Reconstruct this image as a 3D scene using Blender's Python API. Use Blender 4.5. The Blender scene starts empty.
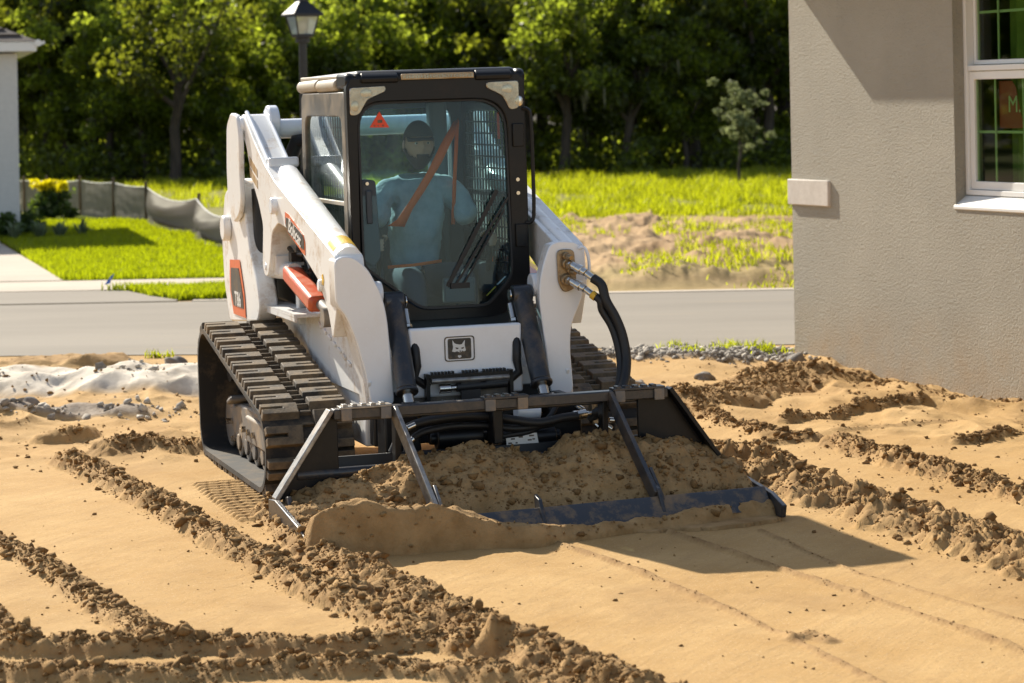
import bpy, bmesh, math, random
import numpy as np
from mathutils import Vector, Matrix, Euler
R = math.radians
rnd = random.Random(7)
sc = bpy.context.scene
COL = sc.collection

# ------------------------------------------------------------------ camera model
FPX, CAMH, HOR, ROLL = 2620.0, 1.97, 99.4, R(1.09)
def at(px, py, z=0.0):
    dx, dy = px - 512, py - 341.5
    u = dx*math.cos(ROLL) - dy*math.sin(ROLL)
    v = dx*math.sin(ROLL) + dy*math.cos(ROLL) + 341.5 - HOR
    y = FPX*(CAMH - z)/v
    return (u/FPX*y, y)
cam = bpy.data.cameras.new('camera'); camo = bpy.data.objects.new('camera', cam); COL.objects.link(camo)
cam.sensor_width = 36; cam.lens = FPX*36/1024
cam.clip_start = 0.5; cam.clip_end = 3000
camo.matrix_world = Matrix.Translation((0, 0, CAMH)) @ Matrix.Rotation(R(90), 4, 'X') @ Matrix.Rotation(-ROLL, 4, 'Z')
d0 = 341.5 - HOR
cam.shift_x = d0*math.sin(ROLL)/1024
cam.shift_y = -d0*math.cos(ROLL)/1024
cam.dof.use_dof = True; cam.dof.focus_distance = 12.5; cam.dof.aperture_fstop = 4.6
sc.camera = camo

# ------------------------------------------------------------------ light
SUN_AZ = (-0.53, 0.848); SUN_EL = R(35)
L = Vector((SUN_AZ[0]*math.cos(SUN_EL), SUN_AZ[1]*math.cos(SUN_EL), math.sin(SUN_EL))).normalized()
sl = bpy.data.lights.new('sun', 'SUN'); sl.energy = 5.0; sl.angle = R(0.5); sl.color = (1.0, 0.925, 0.79)
so = bpy.data.objects.new('sun', sl); COL.objects.link(so); so.location = (-20, 30, 30)
so.rotation_euler = L.to_track_quat('Z', 'Y').to_euler()
w = bpy.data.worlds.new('World'); sc.world = w; w.use_nodes = True
nt = w.node_tree; bg = nt.nodes['Background']
sky = nt.nodes.new('ShaderNodeTexSky'); sky.sky_type = 'NISHITA'; sky.sun_disc = False
sky.sun_elevation = SUN_EL; sky.sun_rotation = math.atan2(SUN_AZ[0], SUN_AZ[1])
sky.air_density = 1.0; sky.dust_density = .7; sky.ozone_density = 1.0
hs_ = nt.nodes.new('ShaderNodeHueSaturation'); hs_.inputs['Saturation'].default_value = .75; nt.links.new(sky.outputs[0], hs_.inputs['Color'])
mw = nt.nodes.new('ShaderNodeMix'); mw.data_type = 'RGBA'; mw.blend_type = 'MULTIPLY'; mw.inputs[0].default_value = 1; nt.links.new(hs_.outputs[0], mw.inputs[6]); mw.inputs[7].default_value = (1.0, .98, .95, 1)
nt.links.new(mw.outputs[2], bg.inputs[0]); bg.inputs[1].default_value = 0.105
vs = sc.view_settings; vs.view_transform = 'Standard'; vs.look = 'None'; vs.gamma = 1; vs.use_curve_mapping = False
vs.exposure = 0.72
sc.render.engine = 'CYCLES'
cy = sc.cycles
cy.use_denoising = True
try: cy.denoiser = 'OPENIMAGEDENOISE'; cy.denoising_input_passes = 'RGB_ALBEDO_NORMAL'
except Exception: pass
cy.max_bounces = 8; cy.diffuse_bounces = 3; cy.glossy_bounces = 3; cy.transmission_bounces = 4; cy.transparent_max_bounces = 12
cy.caustics_reflective = False; cy.caustics_refractive = False

# ------------------------------------------------------------------ noise
def _h(ix, iy, s):
    n = (ix.astype(np.int64)*374761393 + iy.astype(np.int64)*668265263 + s*1442695041) & 0xffffffff
    n = ((n ^ (n >> 13))*1274126177) & 0xffffffff
    return ((n ^ (n >> 16)) & 0xffff)/65535.0
def vn(x, y, s=0):
    ix = np.floor(x); iy = np.floor(y); fx = x-ix; fy = y-iy
    fx = fx*fx*fx*(fx*(fx*6-15)+10); fy = fy*fy*fy*(fy*(fy*6-15)+10)
    a = _h(ix, iy, s); b = _h(ix+1, iy, s); c = _h(ix, iy+1, s); d = _h(ix+1, iy+1, s)
    return (a+(b-a)*fx)*(1-fy) + (c+(d-c)*fx)*fy
def fbm(x, y, o=4, s=0):
    t = 0; a = .5; n = 0
    for i in range(o):
        t = t + a*vn(x, y, s+i*17); n += a; a *= .5
        x, y = x*1.6+y*1.2+3.1, y*1.6-x*1.2+1.7
    return t/n
def sstep(a, b, x):
    t = np.clip((x-a)/(b-a), 0, 1); return t*t*(3-2*t)

# ------------------------------------------------------------------ materials
M = {}
def newmat(name):
    m = bpy.data.materials.new(name); m.use_nodes = True; M[name] = m
    n = m.node_tree; return m, n, n.nodes['Principled BSDF']
def N(n, t, **k):
    x = n.nodes.new(t)
    for a, b in k.items(): setattr(x, a, b)
    return x
def mixc(n, fac, a, b, mode='MIX'):
    x = N(n, 'ShaderNodeMix', data_type='RGBA', blend_type=mode)
    for i, v in ((0, fac), (6, a), (7, b)):
        if hasattr(v, 'links') or hasattr(v, 'is_output'): n.links.new(v, x.inputs[i])
        elif i == 0: x.inputs[0].default_value = v
        else: x.inputs[i].default_value = (*v, 1)
    return x.outputs[2]
def ramp(n, src, stops):
    r = N(n, 'ShaderNodeValToRGB'); n.links.new(src, r.inputs[0])
    e = r.color_ramp.elements
    while len(e) < len(stops): e.new(.5)
    for i, (p, c) in enumerate(stops):
        e[i].position = p; e[i].color = (c, c, c, 1) if not isinstance(c, tuple) else (*c, 1)
    return r.outputs[0]
def noise(n, scale, detail=4, rough=.6, co='Object', stretch=None, dist=0):
    tc = N(n, 'ShaderNodeTexCoord'); t = N(n, 'ShaderNodeTexNoise')
    t.inputs['Scale'].default_value = scale; t.inputs['Detail'].default_value = detail; t.inputs['Roughness'].default_value = rough
    t.inputs['Distortion'].default_value = dist
    o = tc.outputs[co]
    if stretch:
        mp = N(n, 'ShaderNodeMapping'); mp.inputs['Scale'].default_value = stretch; n.links.new(o, mp.inputs[0]); o = mp.outputs[0]
    n.links.new(o, t.inputs[0]); return t.outputs[0]
def bump(n, src, strength, dist, b, prev=None):
    x = N(n, 'ShaderNodeBump'); x.inputs['Strength'].default_value = strength; x.inputs['Distance'].default_value = dist
    n.links.new(src, x.inputs['Height'])
    if prev is not None: n.links.new(prev, x.inputs['Normal'])
    if b is not None: n.links.new(x.outputs[0], b.inputs['Normal'])
    return x.outputs[0]
def simple(name, c, rough=.5, metal=0, spec=.5, dirt=None, dscale=6, damt=.5, bmp=0, bsc=60, c2=None, stretch=None, lo=.48, hi=.68):
    m, n, b = newmat(name)
    b.inputs['Roughness'].default_value = rough; b.inputs['Metallic'].default_value = metal
    b.inputs['Specular IOR Level'].default_value = spec
    col = None
    if c2:
        f = noise(n, dscale*2.3, 5, .6, stretch=stretch); col = mixc(n, ramp(n, f, [(.35, 0), (.65, 1)]), c, c2)
    if dirt:
        f = ramp(n, noise(n, dscale, 8, .72, stretch=stretch), [(lo, 0), (hi, damt)])
        col = mixc(n, f, col if col is not None else c, dirt)
        r = N(n, 'ShaderNodeMapRange'); n.links.new(f, r.inputs[0]); r.inputs[3].default_value = rough; r.inputs[4].default_value = .9
        n.links.new(r.outputs[0], b.inputs['Roughness'])
    if col is not None: n.links.new(col, b.inputs['Base Color'])
    else: b.inputs['Base Color'].default_value = (*c, 1)
    if bmp: bump(n, noise(n, bsc, 4), .6, bmp, b)
    return m
DUST = (.42, .29, .16)
simple('white_paint', (.84, .84, .83), .30, dirt=DUST, dscale=4.6, damt=.85, lo=.52, hi=.70)
simple('clean_white', (.85, .89, .94), .22, spec=.9, dirt=DUST, dscale=5, damt=.08)
simple('black_paint', (.007, .0075, .009), .36, spec=.3, dirt=(.09, .065, .04), dscale=5, damt=.16, lo=.52, hi=.7)
simple('dark_steel', (.024, .028, .036), .3, spec=.6, dirt=(.22, .15, .08), dscale=7, damt=.45)
simple('bar_steel', (.05, .055, .065), .36, metal=.25, dirt=(.30, .20, .11), dscale=6, damt=.7, lo=.5, hi=.62)
simple('worn_or_sunlit_steel', (.36, .35, .33), .38, metal=.75, dirt=(.20, .12, .06), dscale=9, damt=.6, c2=(.2, .19, .18))
simple('rubber', (.030, .027, .024), .72, dirt=(.40, .27, .14), dscale=5, damt=.75, bmp=.002, bsc=90, lo=.36, hi=.62)
simple('inner_rubber', (.018, .017, .016), .8, dirt=(.20, .14, .08), dscale=4, damt=.6)
simple('lug_rubber', (.036, .031, .026), .75, dirt=(.25, .18, .105), dscale=7, damt=.8, bmp=.004, bsc=60, lo=.36, hi=.60)
simple('frame_grey', (.18, .165, .15), .6, dirt=(.40, .28, .16), dscale=6, damt=.8)
simple('engine_black', (.010, .010, .011), .5)
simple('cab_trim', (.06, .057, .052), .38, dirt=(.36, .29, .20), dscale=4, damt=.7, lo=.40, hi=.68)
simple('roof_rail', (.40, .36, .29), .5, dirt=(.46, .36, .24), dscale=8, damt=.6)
simple('interior_dark', (.045, .058, .072), .6)
simple('interior_grey', (.10, .115, .13), .6)
simple('orange_paint', (.62, .10, .035), .35, dirt=DUST, dscale=6, damt=.5)
simple('decal_orange', (.72, .14, .03), .4, dirt=DUST, dscale=20, damt=.3)
simple('decal_black', (.03, .03, .028), .4, dirt=DUST, dscale=9, damt=.5)
simple('decal_white', (.75, .75, .73), .4)
simple('yellow_mark', (.75, .46, .04), .5)
simple('amber_decal', (.35, .20, .06), .5, c2=(.55, .45, .30))
simple('chrome', (.62, .60, .56), .22, metal=1)
simple('brass', (.35, .27, .17), .4, metal=.8, dirt=(.25, .15, .08), dscale=30, damt=.6)
simple('hose_black', (.012, .012, .013), .5, bmp=.002, bsc=200)
simple('belt_orange', (.95, .15, .008), .6)
simple('shirt', (.46, .56, .60), .85, c2=(.34, .43, .47), bmp=.03, bsc=7)
simple('trousers', (.05, .06, .09), .85)
simple('skin', (.62, .37, .25), .5)
simple('cap', (.06, .055, .05), .85)
simple('hair', (.065, .042, .028), .8)
simple('eye_dark', (.01, .008, .006), .2)
simple('red_triangle', (.75, .07, .02), .5)
simple('stucco_left', (.60, .60, .58), .9, c2=(.56, .56, .545), bmp=.003, bsc=40)
simple('fascia', (.78, .78, .76), .5)
simple('shingle', (.12, .095, .08), .9, c2=(.07, .055, .05), dscale=3)
simple('lamp_black', (.010, .010, .011), .4)
simple('post_wood', (.17, .12, .07), .85, c2=(.11, .08, .05))
simple('bark', (.075, .058, .044), .95, c2=(.04, .032, .025), dscale=4, bmp=.02, bsc=12, stretch=(1, 1, .25))
simple('moss', (.15, .15, .095), .95)
simple('window_white', (.80, .79, .76), .45)
simple('muntin_green', (.30, .38, .27), .5)
simple('sticker_red', (.20, .010, .010), .5)
simple('reflection_sheet', (.24, .30, .10), .9, c2=(.12, .18, .05), dscale=1.2)  # green of the reflected trees put into the colour
simple('room_reflected_green', (.06, .085, .025), .9)  # green of the mirrored trees put into the room's colour
simple('lamp_housing', (.90, .87, .83), .22, metal=.6, c2=(.30, .24, .18), dscale=6, bmp=.01, bsc=60)
simple('rock', (.24, .21, .18), .9, c2=(.14, .12, .10), dscale=5, bmp=.01, bsc=25)
simple('blue_flag', (.02, .12, .55), .5)
simple('concrete_block', (.66, .61, .55), .9, c2=(.58, .53, .47), bmp=.003, bsc=50)

def leafmat(name, c, t, tr=.5, var=.5):
    m, n, b = newmat(name); n.nodes.remove(b)
    out = n.nodes['Material Output']
    g = N(n, 'ShaderNodeNewGeometry'); oi = N(n, 'ShaderNodeObjectInfo')
    d = N(n, 'ShaderNodeBsdfDiffuse'); tl = N(n, 'ShaderNodeBsdfTranslucent'); gl = N(n, 'ShaderNodeBsdfGlossy')
    gl.inputs['Roughness'].default_value = .45
    dark = tuple(x*(1-var) for x in c); lite = tuple(min(1, x*(1+var)) for x in c)
    cc = mixc(n, g.outputs['Random Per Island'], dark, lite); n.links.new(cc, d.inputs[0])
    darkt = tuple(x*(1-var) for x in t); litet = tuple(min(1, x*(1+var*.6)) for x in t)
    ct = mixc(n, g.outputs['Random Per Island'], darkt, litet); n.links.new(ct, tl.inputs[0])
    gl.inputs[0].default_value = (.5, .5, .45, 1)
    a = N(n, 'ShaderNodeMixShader'); a.inputs[0].default_value = tr; n.links.new(d.outputs[0], a.inputs[1]); n.links.new(tl.outputs[0], a.inputs[2])
    e = N(n, 'ShaderNodeMixShader'); e.inputs[0].default_value = .05; n.links.new(a.outputs[0], e.inputs[1]); n.links.new(gl.outputs[0], e.inputs[2])
    n.links.new(e.outputs[0], out.inputs[0]); return m
leafmat('leaf_oak', (.040, .060, .012), (.42, .51, .04), .58, .7)
leafmat('leaf_dark', (.026, .040, .010), (.34, .38, .025), .55, .7)
leafmat('leaf_bright', (.050, .078, .012), (.52, .62, .05), .64, .65)
leafmat('leaf_pale', (.16, .19, .09), (.36, .40, .17), .45, .4)
leafmat('leaf_yellow', (.72, .62, .01), (.9, .8, .01), .5, .2)
leafmat('leaf_shrub', (.04, .075, .02), (.18, .26, .03), .4)
leafmat('leaf_spiky', (.16, .20, .12), (.24, .30, .14), .4, .35)
leafmat('grass_field', (.15, .185, .010), (.56, .60, .012), .6, .5)
leafmat('grass_lawn', (.125, .165, .006), (.48, .55, .006), .6, .35)
leafmat('silt_fabric', (.17, .165, .15), (.30, .28, .24), .5, .05)

def glassmat(name, tint, rough=.02, ior=1.5, base=0.0, film=0):
    m, n, b = newmat(name); n.nodes.remove(b); out = n.nodes['Material Output']
    t = N(n, 'ShaderNodeBsdfTransparent'); t.inputs[0].default_value = (*tint, 1)
    g = N(n, 'ShaderNodeBsdfGlossy'); g.inputs['Roughness'].default_value = rough; g.inputs[0].default_value = (.85, .95, 1, 1)
    fr = N(n, 'ShaderNodeFresnel'); fr.inputs[0].default_value = ior
    f = fr.outputs[0]
    gb = N(n, 'ShaderNodeNewGeometry'); inv = N(n, 'ShaderNodeMath', operation='SUBTRACT'); inv.inputs[0].default_value = 1; n.links.new(gb.outputs['Backfacing'], inv.inputs[1])
    mf_ = N(n, 'ShaderNodeMath', operation='MULTIPLY'); n.links.new(f, mf_.inputs[0]); n.links.new(inv.outputs[0], mf_.inputs[1]); f = mf_.outputs[0]   # only the outer face of a thin pane mirrors
    if base:
        a = N(n, 'ShaderNodeMath', operation='ADD'); n.links.new(f, a.inputs[0]); a.inputs[1].default_value = base; f = a.outputs[0]
    x = N(n, 'ShaderNodeMixShader'); n.links.new(f, x.inputs[0]); n.links.new(t.outputs[0], x.inputs[1]); n.links.new(g.outputs[0], x.inputs[2])
    if film:   # dried dust streaks on the pane
        dfx = N(n, 'ShaderNodeBsdfDiffuse'); dfx.inputs[0].default_value = (.50, .48, .43, 1)
        fx_ = ramp(n, noise(n, 3.2, 6, .65, stretch=(5, 1, .7)), [(.40, 0), (.80, film)])
        y = N(n, 'ShaderNodeMixShader'); n.links.new(fx_, y.inputs[0]); n.links.new(x.outputs[0], y.inputs[1]); n.links.new(dfx.outputs[0], y.inputs[2]); x = y
    n.links.new(x.outputs[0], out.inputs[0]); return m
glassmat('door_glass', (.76, .90, .95), ior=1.40, film=.03)
glassmat('side_glass', (.86, .95, .92), ior=1.45, film=.08)
glassmat('house_glass', (.80, .90, .72), ior=1.40)
glassmat('lamp_glass', (.75, .78, .76), rough=.3, base=.35)
glassmat('lens_glass', (.85, .82, .76), rough=.08, base=.10)

# ground sand
m, n, b = newmat('sand')
b.inputs['Roughness'].default_value = .93; b.inputs['Specular IOR Level'].default_value = .2
def attr(nm):
    a = N(n, 'ShaderNodeAttribute'); a.attribute_name = nm; return a.outputs['Fac']
base = mixc(n, ramp(n, noise(n, 1.1, 7, .66), [(.36, 0), (.64, 1)]), (.52, .335, .143), (.42, .250, .090))
tcs = N(n, 'ShaderNodeTexCoord'); mps = N(n, 'ShaderNodeMapping'); mps.inputs['Rotation'].default_value = (0, 0, R(27)); n.links.new(tcs.outputs['Object'], mps.inputs[0])
mp2 = N(n, 'ShaderNodeMapping'); mp2.inputs['Scale'].default_value = (14, .8, 1); n.links.new(mps.outputs[0], mp2.inputs[0])
ns = N(n, 'ShaderNodeTexNoise'); ns.inputs['Scale'].default_value = 1.0; ns.inputs['Detail'].default_value = 6; ns.inputs['Roughness'].default_value = .65; n.links.new(mp2.outputs[0], ns.inputs[0])
streak = ramp(n, ns.outputs[0], [(.45, 0), (.75, .5)])
base = mixc(n, streak, base, (.38, .235, .10))
spk = ramp(n, noise(n, 55, 3, .6), [(.58, 0), (.70, .7)]); base = mixc(n, spk, base, (.33, .20, .09))
spk2 = ramp(n, noise(n, 120, 2, .5), [(.62, 0), (.74, .5)]); base = mixc(n, spk2, base, (.70, .55, .36))
moistc = mixc(n, ramp(n, noise(n, 9, 5, .65), [(.35, 0), (.65, 1)]), (.29, .168, .068), (.42, .262, .113))
base = mixc(n, attr('moist'), base, moistc)
whitec = mixc(n, ramp(n, noise(n, 5, 5), [(.4, 0), (.65, 1)]), (.72, .64, .53), (.50, .43, .34)); base = mixc(n, attr('white'), base, whitec)
greyc = mixc(n, ramp(n, noise(n, 22, 4), [(.4, 0), (.6, 1)]), (.30, .27, .24), (.17, .155, .145)); base = mixc(n, attr('grey'), base, greyc)
fieldc = mixc(n, ramp(n, noise(n, 1.3, 6, .65), [(.38, 0), (.62, 1)]), (.47, .315, .165), (.28, .175, .085)); base = mixc(n, attr('field'), base, fieldc)
greenc = mixc(n, ramp(n, noise(n, 1.1, 5), [(.3, 0), (.7, 1)]), (.16, .16, .03), (.24, .21, .05)); base = mixc(n, attr('green'), base, greenc)
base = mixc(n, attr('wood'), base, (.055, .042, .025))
n.links.new(base, b.inputs['Base Color'])
b1 = bump(n, ns.outputs[0], .5, .010, None); b1 = bump(n, noise(n, 30, 7, .72), .7, .008, None, b1); bump(n, noise(n, 150, 4, .7), .7, .003, b, b1)
# clods
m, n, b = newmat('clod'); b.inputs['Roughness'].default_value = .95; b.inputs['Specular IOR Level'].default_value = .15
g = N(n, 'ShaderNodeNewGeometry')
c = mixc(n, g.outputs['Random Per Island'], (.25, .142, .056), (.44, .275, .120)); n.links.new(c, b.inputs['Base Color'])
bump(n, noise(n, 95, 6, .75), 1.0, .014, b)
m, n, b = newmat('gravel'); b.inputs['Roughness'].default_value = .9
g = N(n, 'ShaderNodeNewGeometry')
c = mixc(n, g.outputs['Random Per Island'], (.22, .19, .155), (.48, .43, .36)); n.links.new(c, b.inputs['Base Color'])
# packed dirt carried in the box
m, n, b = newmat('pushed_sand'); b.inputs['Roughness'].default_value = .95; b.inputs['Specular IOR Level'].default_value = .15
c = mixc(n, ramp(n, noise(n, 7, 6, .65), [(.35, 0), (.65, 1)]), (.31, .188, .080), (.46, .292, .135)); n.links.new(c, b.inputs['Base Color'])
b1 = bump(n, noise(n, 16, 7, .7), .8, .022, None); bump(n, noise(n, 110, 4), .6, .004, b, b1)
# asphalt, concrete
m, n, b = newmat('asphalt'); b.inputs['Roughness'].default_value = .9; b.inputs['Specular IOR Level'].default_value = .25
c = mixc(n, ramp(n, noise(n, .55, 6, .6, stretch=(.35, 1.6, 1)), [(.35, 0), (.7, 1)]), (.285, .248, .198), (.225, .195, .155))
c = mixc(n, ramp(n, noise(n, 1.5, 5, .6, stretch=(.18, 2.2, 1)), [(.60, 0), (.75, .5)]), c, (.36, .28, .17))
c = mixc(n, ramp(n, noise(n, 60, 3), [(.4, 0), (.7, .5)]), c, (.22, .20, .18)); n.links.new(c, b.inputs['Base Color'])
bump(n, noise(n, 120, 3), .4, .004, b)
m, n, b = newmat('concrete'); b.inputs['Roughness'].default_value = .88
c = mixc(n, ramp(n, noise(n, .8, 6, .6), [(.35, 0), (.7, 1)]), (.50, .425, .335), (.41, .345, .27)); n.links.new(c, b.inputs['Base Color'])
bump(n, noise(n, 90, 3), .3, .003, b)
# stucco of the near house (uses its own object space)
m, n, b = newmat('stucco'); b.inputs['Roughness'].default_value = .92; b.inputs['Specular IOR Level'].default_value = .2
c = mixc(n, ramp(n, noise(n, 1.4, 6, .6), [(.35, 0), (.7, 1)]), (.485, .452, .378), (.425, .395, .33))
tc = N(n, 'ShaderNodeTexCoord'); sp = N(n, 'ShaderNodeSeparateXYZ'); n.links.new(tc.outputs['Object'], sp.inputs[0])
stain = ramp(n, noise(n, 3.5, 6, .7), [(.3, 0), (.7, 1)])
mr = N(n, 'ShaderNodeMapRange'); n.links.new(sp.outputs['Z'], mr.inputs[0]); mr.inputs[1].default_value = .06; mr.inputs[2].default_value = .5; mr.inputs[3].default_value = .5; mr.inputs[4].default_value = 0
mu = N(n, 'ShaderNodeMath', operation='MULTIPLY'); n.links.new(mr.outputs[0], mu.inputs[0]); n.links.new(stain, mu.inputs[1])
c = mixc(n, mu.outputs[0], c, (.50, .33, .17)); n.links.new(c, b.inputs['Base Color'])
vo = N(n, 'ShaderNodeTexVoronoi'); vo.inputs['Scale'].default_value = 75; n.links.new(tc.outputs['Object'], vo.inputs[0])
b1 = bump(n, noise(n, 54, 5, .65), 1.0, .030, None)
b1 = bump(n, vo.outputs[0], .3, .006, None, b1)
bump(n, noise(n, 120, 3), .4, .003, b, b1)

# ------------------------------------------------------------------ mesh helpers
def link(name, me, mat=None, parent=None):
    o = bpy.data.objects.new(name, me); COL.objects.link(o)
    if mat: me.materials.append(M[mat] if isinstance(mat, str) else mat)
    if parent: o.parent = parent
    return o
def tag(o, label=None, cat=None, group=None, kind=None):
    if label: o['label'] = label
    if cat: o['category'] = cat
    if group: o['group'] = group
    if kind: o['kind'] = kind
    return o
def empty(name, loc=(0, 0, 0), rz=0):
    o = bpy.data.objects.new(name, None); COL.objects.link(o); o.location = loc; o.rotation_euler = (0, 0, rz); o.empty_display_size = .2
    return o
def np_mesh(name, V, F, smooth=False):
    V = np.asarray(V, np.float32); F = np.asarray(F, np.int32); k = F.shape[1]
    me = bpy.data.meshes.new(name)
    me.vertices.add(len(V)); me.vertices.foreach_set('co', V.ravel())
    me.loops.add(F.size); me.loops.foreach_set('vertex_index', F.ravel())
    me.polygons.add(len(F)); me.polygons.foreach_set('loop_start', np.arange(0, F.size, k, dtype=np.int32))
    try: me.polygons.foreach_set('loop_total', np.full(len(F), k, dtype=np.int32))
    except Exception: pass
    me.polygons.foreach_set('use_smooth', np.full(len(F), smooth, dtype=bool))
    me.update(calc_edges=True); me.validate(); return me
class MB:
    def __init__(s): s.v = []; s.f = []
    def add(s, v, f):
        k = len(s.v); s.v += [tuple(p) for p in v]; s.f += [tuple(i+k for i in q) for q in f]
    def box(s, c, d, rot=None):
        hx, hy, hz = d[0]/2, d[1]/2, d[2]/2
        v = [Vector((x*hx, y*hy, z*hz)) for z in (-1, 1) for y in (-1, 1) for x in (-1, 1)]
        if rot: m_ = Euler(rot).to_matrix(); v = [m_ @ p for p in v]
        v = [p+Vector(c) for p in v]
        s.add(v, [(0, 2, 3, 1), (4, 5, 7, 6), (0, 1, 5, 4), (2, 6, 7, 3), (0, 4, 6, 2), (1, 3, 7, 5)]); return s
    def beam(s, a, b, wd, ht, up=(0, 0, 1)):
        a, b = Vector(a), Vector(b); t = (b-a).normalized(); sd = t.cross(Vector(up)).normalized(); u = sd.cross(t)
        v = []
        for p in (a, b):
            for x, y in ((-1, -1), (1, -1), (1, 1), (-1, 1)): v.append(p+sd*x*wd/2+u*y*ht/2)
        s.add(v, [(0, 3, 2, 1), (4, 5, 6, 7)]+[(i, (i+1) % 4, 4+(i+1) % 4, 4+i) for i in range(4)]); return s
    def prism(s, poly, ax, a, b):
        def P(p, t): return {'X': (t, p[0], p[1]), 'Y': (p[0], t, p[1]), 'Z': (p[0], p[1], t)}[ax]
        k = len(poly); v = [P(p, a) for p in poly]+[P(p, b) for p in poly]
        s.add(v, [tuple(range(k)), tuple(range(2*k-1, k-1, -1))]+[(i, k+i, k+(i+1) % k, (i+1) % k) for i in range(k)]); return s
    def ring(s, outer, inner, ax, a, b):
        def P(p, t): return {'X': (t, p[0], p[1]), 'Y': (p[0], t, p[1]), 'Z': (p[0], p[1], t)}[ax]
        k = len(outer); v = [P(p, t) for t in (a, b) for q in (outer, inner) for p in q]
        f = []
        for i in range(k):
            j = (i+1) % k
            f += [(i, j, k+j, k+i), (2*k+i, 3*k+i, 3*k+j, 2*k+j), (i, 2*k+i, 2*k+j, j), (k+i, k+j, 3*k+j, 3*k+i)]
        s.add(v, f); return s
    def tube(s, pts, r, nn=10, cap=True):
        pts = [Vector(p) for p in pts]; rs = r if isinstance(r, (list, tuple)) else [r]*len(pts)
        t0 = (pts[1]-pts[0]).normalized(); u = t0.orthogonal().normalized(); v = []; k = len(pts)
        for i, p in enumerate(pts):
            t = ((pts[min(i+1, k-1)]-pts[max(i-1, 0)])).normalized()
            u = (u-t*u.dot(t)).normalized(); w_ = t.cross(u)
            for j in range(nn):
                a = 2*math.pi*j/nn; v.append(p+(u*math.cos(a)+w_*math.sin(a))*rs[i])
        f = [(i*nn+j, i*nn+(j+1) % nn, (i+1)*nn+(j+1) % nn, (i+1)*nn+j) for i in range(k-1) for j in range(nn)]
        if cap: f += [tuple(range(nn-1, -1, -1)), tuple(range((k-1)*nn, k*nn))]
        s.add(v, f); return s
    def cyl(s, a, b, r, nn=20): return s.tube([a, b], r, nn)
    def disc_x(s, y, z, x0, x1, r, nn=28): return s.cyl((x0, y, z), (x1, y, z), r, nn)
    def ball(s, c, rx, ry, rz, nu=16, nv=10):
        v = []; f = []
        for i in range(nv+1):
            t = math.pi*i/nv
            for j in range(nu):
                a = 2*math.pi*j/nu; v.append((c[0]+rx*math.sin(t)*math.cos(a), c[1]+ry*math.sin(t)*math.sin(a), c[2]+rz*math.cos(t)))
        for i in range(nv):
            for j in range(nu): f.append((i*nu+j, (i+1)*nu+j, (i+1)*nu+(j+1) % nu, i*nu+(j+1) % nu))
        s.add(v, f); return s
    def build(s, name, mat, parent=None, bevel=0, smooth=True, ang=38, fn=None):
        me = bpy.data.meshes.new(name); vv = [fn(p) for p in s.v] if fn else s.v
        me.from_pydata(vv, [], s.f)
        bm = bmesh.new(); bm.from_mesh(me); bmesh.ops.remove_doubles(bm, verts=bm.verts, dist=1e-6); bmesh.ops.recalc_face_normals(bm, faces=bm.faces); bm.to_mesh(me); bm.free()
        if smooth:
            me.polygons.foreach_set('use_smooth', [True]*len(me.polygons)); me.set_sharp_from_angle(angle=R(ang))
        o = link(name, me, mat, parent)
        if bevel:
            q = o.modifiers.new('bevel', 'BEVEL'); q.width = bevel; q.segments = 2; q.limit_method = 'ANGLE'; q.angle_limit = R(40)
        return o
def round_poly(poly, r, k=5):
    out = []; n_ = len(poly)
    for i in range(n_):
        p0, p1, p2 = Vector(poly[i-1]), Vector(poly[i]), Vector(poly[(i+1) % n_])
        rr = r[i] if isinstance(r, (list, tuple)) else r
        d1 = (p0-p1); d2 = (p2-p1); q = min(rr, d1.length*.48, d2.length*.48)
        a = p1+d1.normalized()*q; b_ = p1+d2.normalized()*q
        for j in range(k+1):
            t = j/k; out.append(tuple((1-t)**2*a+2*t*(1-t)*p1+t*t*b_))
    return out
def resample(poly, k):
    P = [Vector(p) for p in poly]; P.append(P[0]); d = [0]
    for i in range(1, len(P)): d.append(d[-1]+(P[i]-P[i-1]).length)
    out = []; j = 0
    for i in range(k):
        t = d[-1]*i/k
        while d[j+1] < t: j += 1
        u = (t-d[j])/max(1e-9, d[j+1]-d[j]); out.append(tuple(P[j].lerp(P[j+1], u)))
    return out
def by_angle(poly, c, k):
    """k points on the outline of poly, one per angle round c"""
    out = []; n_ = len(poly)
    for i in range(k):
        a = 2*math.pi*i/k; dx, dy = math.cos(a), math.sin(a); best = 0
        for j in range(n_):
            x1, y1 = poly[j][0]-c[0], poly[j][1]-c[1]; x2, y2 = poly[(j+1) % n_][0]-c[0], poly[(j+1) % n_][1]-c[1]
            ex, ey = x2-x1, y2-y1; det = dx*(-ey)+ex*dy
            if abs(det) < 1e-12: continue
            t = (x1*(-ey)+ex*y1)/det; s_ = (dx*y1-dy*x1)/det
            if t > 0 and -1e-6 <= s_ <= 1+1e-6: best = max(best, t)
        out.append((c[0]+dx*best, c[1]+dy*best))
    return out
def text_mesh(txt, size, depth=.001, bold=False):
    cu = bpy.data.curves.new('txt', 'FONT'); cu.body = txt; cu.size = size; cu.extrude = depth; cu.align_x = 'CENTER'; cu.align_y = 'CENTER'
    if bold: cu.offset = size*.022
    o = bpy.data.objects.new('txt', cu); COL.objects.link(o)
    dg = bpy.context.evaluated_depsgraph_get(); me = bpy.data.meshes.new_from_object(o.evaluated_get(dg))
    bpy.data.objects.remove(o); return me
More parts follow.
